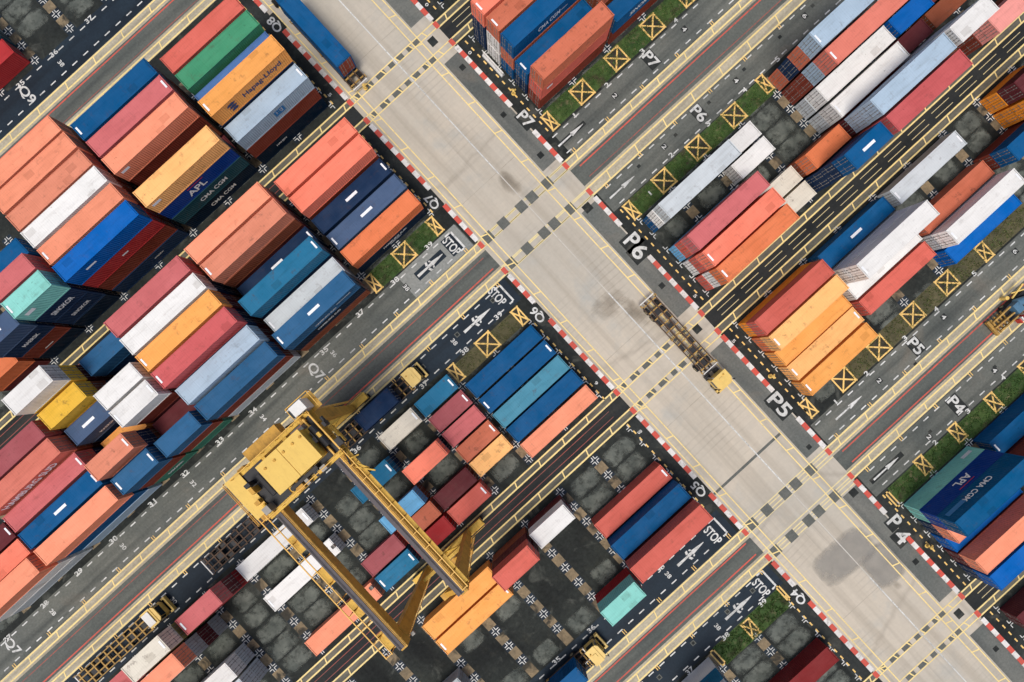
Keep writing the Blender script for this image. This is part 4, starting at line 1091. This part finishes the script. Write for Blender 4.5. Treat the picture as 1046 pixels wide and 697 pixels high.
    for q in range(7):
        x = 5.0+0.0*q; bm = bmesh.new()
        p0 = Vector((cr.uniform(3.8,5.6),ty-cr.uniform(2.6,4.8),zg+cr.uniform(0.6,2.2))); p1 = p0+Vector((cr.uniform(-.4,1.6),cr.uniform(-1.8,1.8),cr.uniform(-.6,.5)))
        beam(bm,p0,p1,0.14,0.14); obj('pipe', mesh_from(bm,'pipe',[CRY,CRO,DARK][q%3]), tr)
    for xx in (-0.9,0.3,1.5,2.7,3.7):
        bm = bmesh.new(); cyl(bm,(xx,ty+1.0,zg+4.56),(0,0,1),0.14,0.12,12); obj('roof_vent', mesh_from(bm,'roof_vent',CRO), ho)
    bm = bmesh.new(); box(bm,-1.1,2.4,ty-2.3,ty-1.95,zg+2.3,zg+3.1); obj('hoist_motor', mesh_from(bm,'hoist_motor',DARK), tr)
    for x in (4.6,-2.6):
        bm = bmesh.new(); cyl(bm,(x,ty,zg+2.7),(0,1,0),0.45,2.6,16); obj('hoist_drum', mesh_from(bm,'hoist_drum',DARK), tr)
    # electrical house on the outside of the left girder
    bm = bmesh.new(); box(bm,-5.9,-4.3,7.4,12.2,zg+0.2,zg+2.4); eh = obj('electrical_house', mesh_from(bm,'electrical_house',CRY), root)
    bm = bmesh.new(); box(bm,-6.0,-4.2,7.3,12.3,zg+2.401,zg+2.48); obj('roof', mesh_from(bm,'electrical_roof',CRT), eh)
    bm = bmesh.new(); box(bm,-6.9,-4.1,6.9,12.6,zg-0.1,zg+0.0)
    for q in range(7): beam(bm,(-6.9,6.9+q*0.95,zg),(-6.9,6.9+q*0.95,zg+1.1),0.06,0.06)
    beam(bm,(-6.9,6.9,zg+1.1),(-6.9,12.6,zg+1.1),0.07,0.07); beam(bm,(-7.5,6.9,zg+.3),(-7.5,12.6,zg+.3),0.07,0.07)
    obj('platform', mesh_from(bm,'eh_platform',CRO), eh)
    # ropes, cable trays, lamps and ladders
    for sx in (-1,1):
        bm = bmesh.new(); beam(bm,(sx*gx+sx*0.0-0.3,yb-0.9,zg+1.72),(sx*gx-0.3,6.2,zg+1.72),0.05,0.05); beam(bm,(sx*gx+0.3,yb-0.9,zg+1.66),(sx*gx+0.3,6.2,zg+1.66),0.04,0.04)
        obj('trolley_rope', mesh_from(bm,'trolley_rope',DARK), root)
        for yy in (yb-0.9, -6.0, 0.0):
            bm = bmesh.new(); box(bm,sx*(gx-0.9)-0.2,sx*(gx-0.9)+0.2,yy-0.2,yy+0.2,zg-0.35,zg-0.05); obj('flood_lamp', mesh_from(bm,'flood_lamp',STEEL), root)
        for yy, s_ in ((ya,1),(yb,-1)):
            bm = bmesh.new()
            for e in (-0.22,0.22): beam(bm,(sx*(gx-0.15)+e,yy+s_*0.95,2.2),(sx*gx+e,yy+s_*1.0,zg+0.2),0.06,0.06)
            for q in range(40): beam(bm,(sx*(gx-0.12)-0.22,yy+s_*0.97,2.6+q*0.4),(sx*(gx-0.12)+0.22,yy+s_*0.97,2.6+q*0.4),0.04,0.04)
            obj('ladder', mesh_from(bm,'ladder',RAILY), root)
    # driver's cab and box on the right girder end
    bm = bmesh.new(); box(bm,4.0,5.5,12.3,13.5,zg+0.4,zg+2.6); box(bm,3.6,3.99,12.5,13.3,zg+0.8,zg+2.2,1); oc = obj('operator_cab', mesh_from(bm,'operator_cab',[WHITEM,GLASS]), root)
    bm = bmesh.new(); box(bm,3.3,6.2,11.9,13.9,zg+0.2,zg+0.3)
    for p in ((3.3,13.9),(6.2,13.9),(6.2,12.9),(3.3,12.9)): beam(bm,(*p,zg+.3),(*p,zg+1.4),.07,.07)
    beam(bm,(3.3,13.9,zg+1.4),(6.2,13.9,zg+1.4),.08,.08); beam(bm,(6.2,13.9,zg+1.4),(6.2,11.9,zg+1.4),.08,.08); beam(bm,(3.3,13.9,zg+1.4),(3.3,11.9,zg+1.4),.08,.08)
    obj('platform', mesh_from(bm,'cab_platform',RAILY), oc)
    # machinery deck over the rail at the lane side
    bm = bmesh.new(); box(bm,-4.0,0.6,12.0,14.0,zg-2.2,zg-0.6); obj('cable_reel_house', mesh_from(bm,'reel_house',CRO), root)
    # spreader and ropes
    bm = bmesh.new()
    box(bm,-3.0,3.0,ty-1.1,ty-0.8,11.4,11.9); box(bm,-3.0,3.0,ty+0.8,ty+1.1,11.4,11.9); box(bm,-3.2,-2.9,ty-1.2,ty+1.2,11.3,12.0); box(bm,2.9,3.2,ty-1.2,ty+1.2,11.3,12.0); box(bm,-1.0,1.0,ty-0.79,ty+0.79,11.6,12.3)
    sp = obj('spreader', mesh_from(bm,'spreader',CRY), root)
    bm = bmesh.new()
    for x in (-1.3,1.3):
        for y in (-0.7,0.7): cyl(bm,(x,ty+y,(12.0+zg+1.7)/2),(0,0,1),0.03,zg-10.3,6)
    obj('hoist_rope', mesh_from(bm,'hoist_rope',DARK), sp)
    # festoon cable loops
    bm = bmesh.new()
    for q in range(9):
        y0 = 8.6-q*0.3
        pts = [(2.4+i*0.32, ty+2.95+0.12*math.sin(q), zg+2.0-1.1*math.sin(math.pi*i/8)+q*0.03) for i in range(9)]
        for i in range(8): beam(bm, pts[i], pts[i+1], 0.12, 0.12)
    obj('festoon_cable', mesh_from(bm,'festoon_cable',DARK), root)
    return root
crane()

# maintenance machine at the right edge -------------------------------------------------
def lifter():
    root = empty('mobile_lift', wpt(388, 319), ANG, 'yellow and pale blue mobile lift machine parked on the P5 runway', 'lift machine')
    bm = bmesh.new()
    box(bm,-0.6,3.6,-1.0,1.0,0.5,0.95)
    obj('chassis', mesh_from(bm,'lift_chassis',DARK), root)
    bm = bmesh.new()
    cyl(bm,(2.4,0.2,1.45),(1,-0.45,0),0.55,2.6,18); cyl(bm,(3.6,-0.33,1.45),(1,-0.45,0),0.42,0.5,18); box(bm,0.3,1.4,-0.5,0.9,0.951,1.9)
    obj('tank_body', mesh_from(bm,'lift_tank',BLUEM), root)
    bm = bmesh.new()
    for a, b in (((-2.6,0.6,1.0),(0.3,0.9,1.5)),((-2.9,-0.2,1.0),(0.2,-0.1,1.5)),((-2.6,-1.0,1.0),(0.2,-0.8,1.5))): beam(bm,a,b,0.2,0.25)
    for x in (-2.5,-1.9,-1.3,-0.7): box(bm,x-0.1,x+0.1,-1.3,1.0,0.7,0.9)
    box(bm,-3.1,-2.7,-1.4,1.0,0.35,0.75); 
    obj('outrigger_frame', mesh_from(bm,'outrigger_frame',CHAY), root)
    bm = bmesh.new()
    for i in range(5): box(bm,0.2+i*0.42,0.4+i*0.42,-2.1,-1.4,0.5,1.25,i%2)
    obj('barrier', mesh_from(bm,'lift_barrier',[REDM,WHITEM]), root)
    bm = bmesh.new()
    beam(bm,(1.6,1.3,1.0),(3.8,2.0,1.4),0.2,0.2); beam(bm,(2.0,1.9,1.0),(3.6,1.2,1.3),0.16,0.2); cyl(bm,(1.2,1.75,0.5),(0,0,1),0.28,1.0,14)
    obj('boom', mesh_from(bm,'lift_boom',CABY), root)
    for x in (0.2,2.8):
        for y in (-0.95,0.95): wheel(root,x,y,0.42,0.3)
lifter()

# ------------------------------------------------------------------ camera, light, world
H = 76.0
W = 1046*S
cam = bpy.data.cameras.new('camera'); co = bpy.data.objects.new('camera', cam); link(co)
nx, ny = (518-523)*S, -(370-348.5)*S
co.location = (nx, ny, H); co.rotation_euler = (0,0,0)
cam.sensor_width = 36; cam.lens = 36*H/W
cam.shift_x = -nx/W; cam.shift_y = -ny/W
cam.clip_end = 2000
sc.camera = co
el, az = R(68), R(200)        # sun direction: elevation, compass bearing the light comes from
d = Vector((math.sin(az)*math.cos(el), math.cos(az)*math.cos(el), math.sin(el)))
sun = bpy.data.lights.new('sun','SUN'); sun.energy = 1.65; sun.angle = R(22); sun.color = (1.0,0.96,0.9)
so = bpy.data.objects.new('sun', sun); link(so); so.rotation_euler = (-d).to_track_quat('-Z','Y').to_euler()
w = bpy.data.worlds.new('World'); sc.world = w; w.use_nodes = True
nt = w.node_tree; bg = nt.nodes['Background']
sky = nt.nodes.new('ShaderNodeTexSky'); sky.sky_type = 'NISHITA'; sky.sun_disc = False
sky.sun_elevation = el; sky.sun_rotation = az; sky.dust_density = 4.0; sky.air_density = 1.0; sky.ozone_density = 1.0
nt.links.new(sky.outputs[0], bg.inputs['Color']); bg.inputs['Strength'].default_value = 0.1
vs = sc.view_settings
vs.view_transform = 'Standard'; vs.look = 'None'; vs.exposure = 0.2; vs.gamma = 1; vs.use_curve_mapping = False
sc.cycles.max_bounces = 5; sc.cycles.use_denoising = True
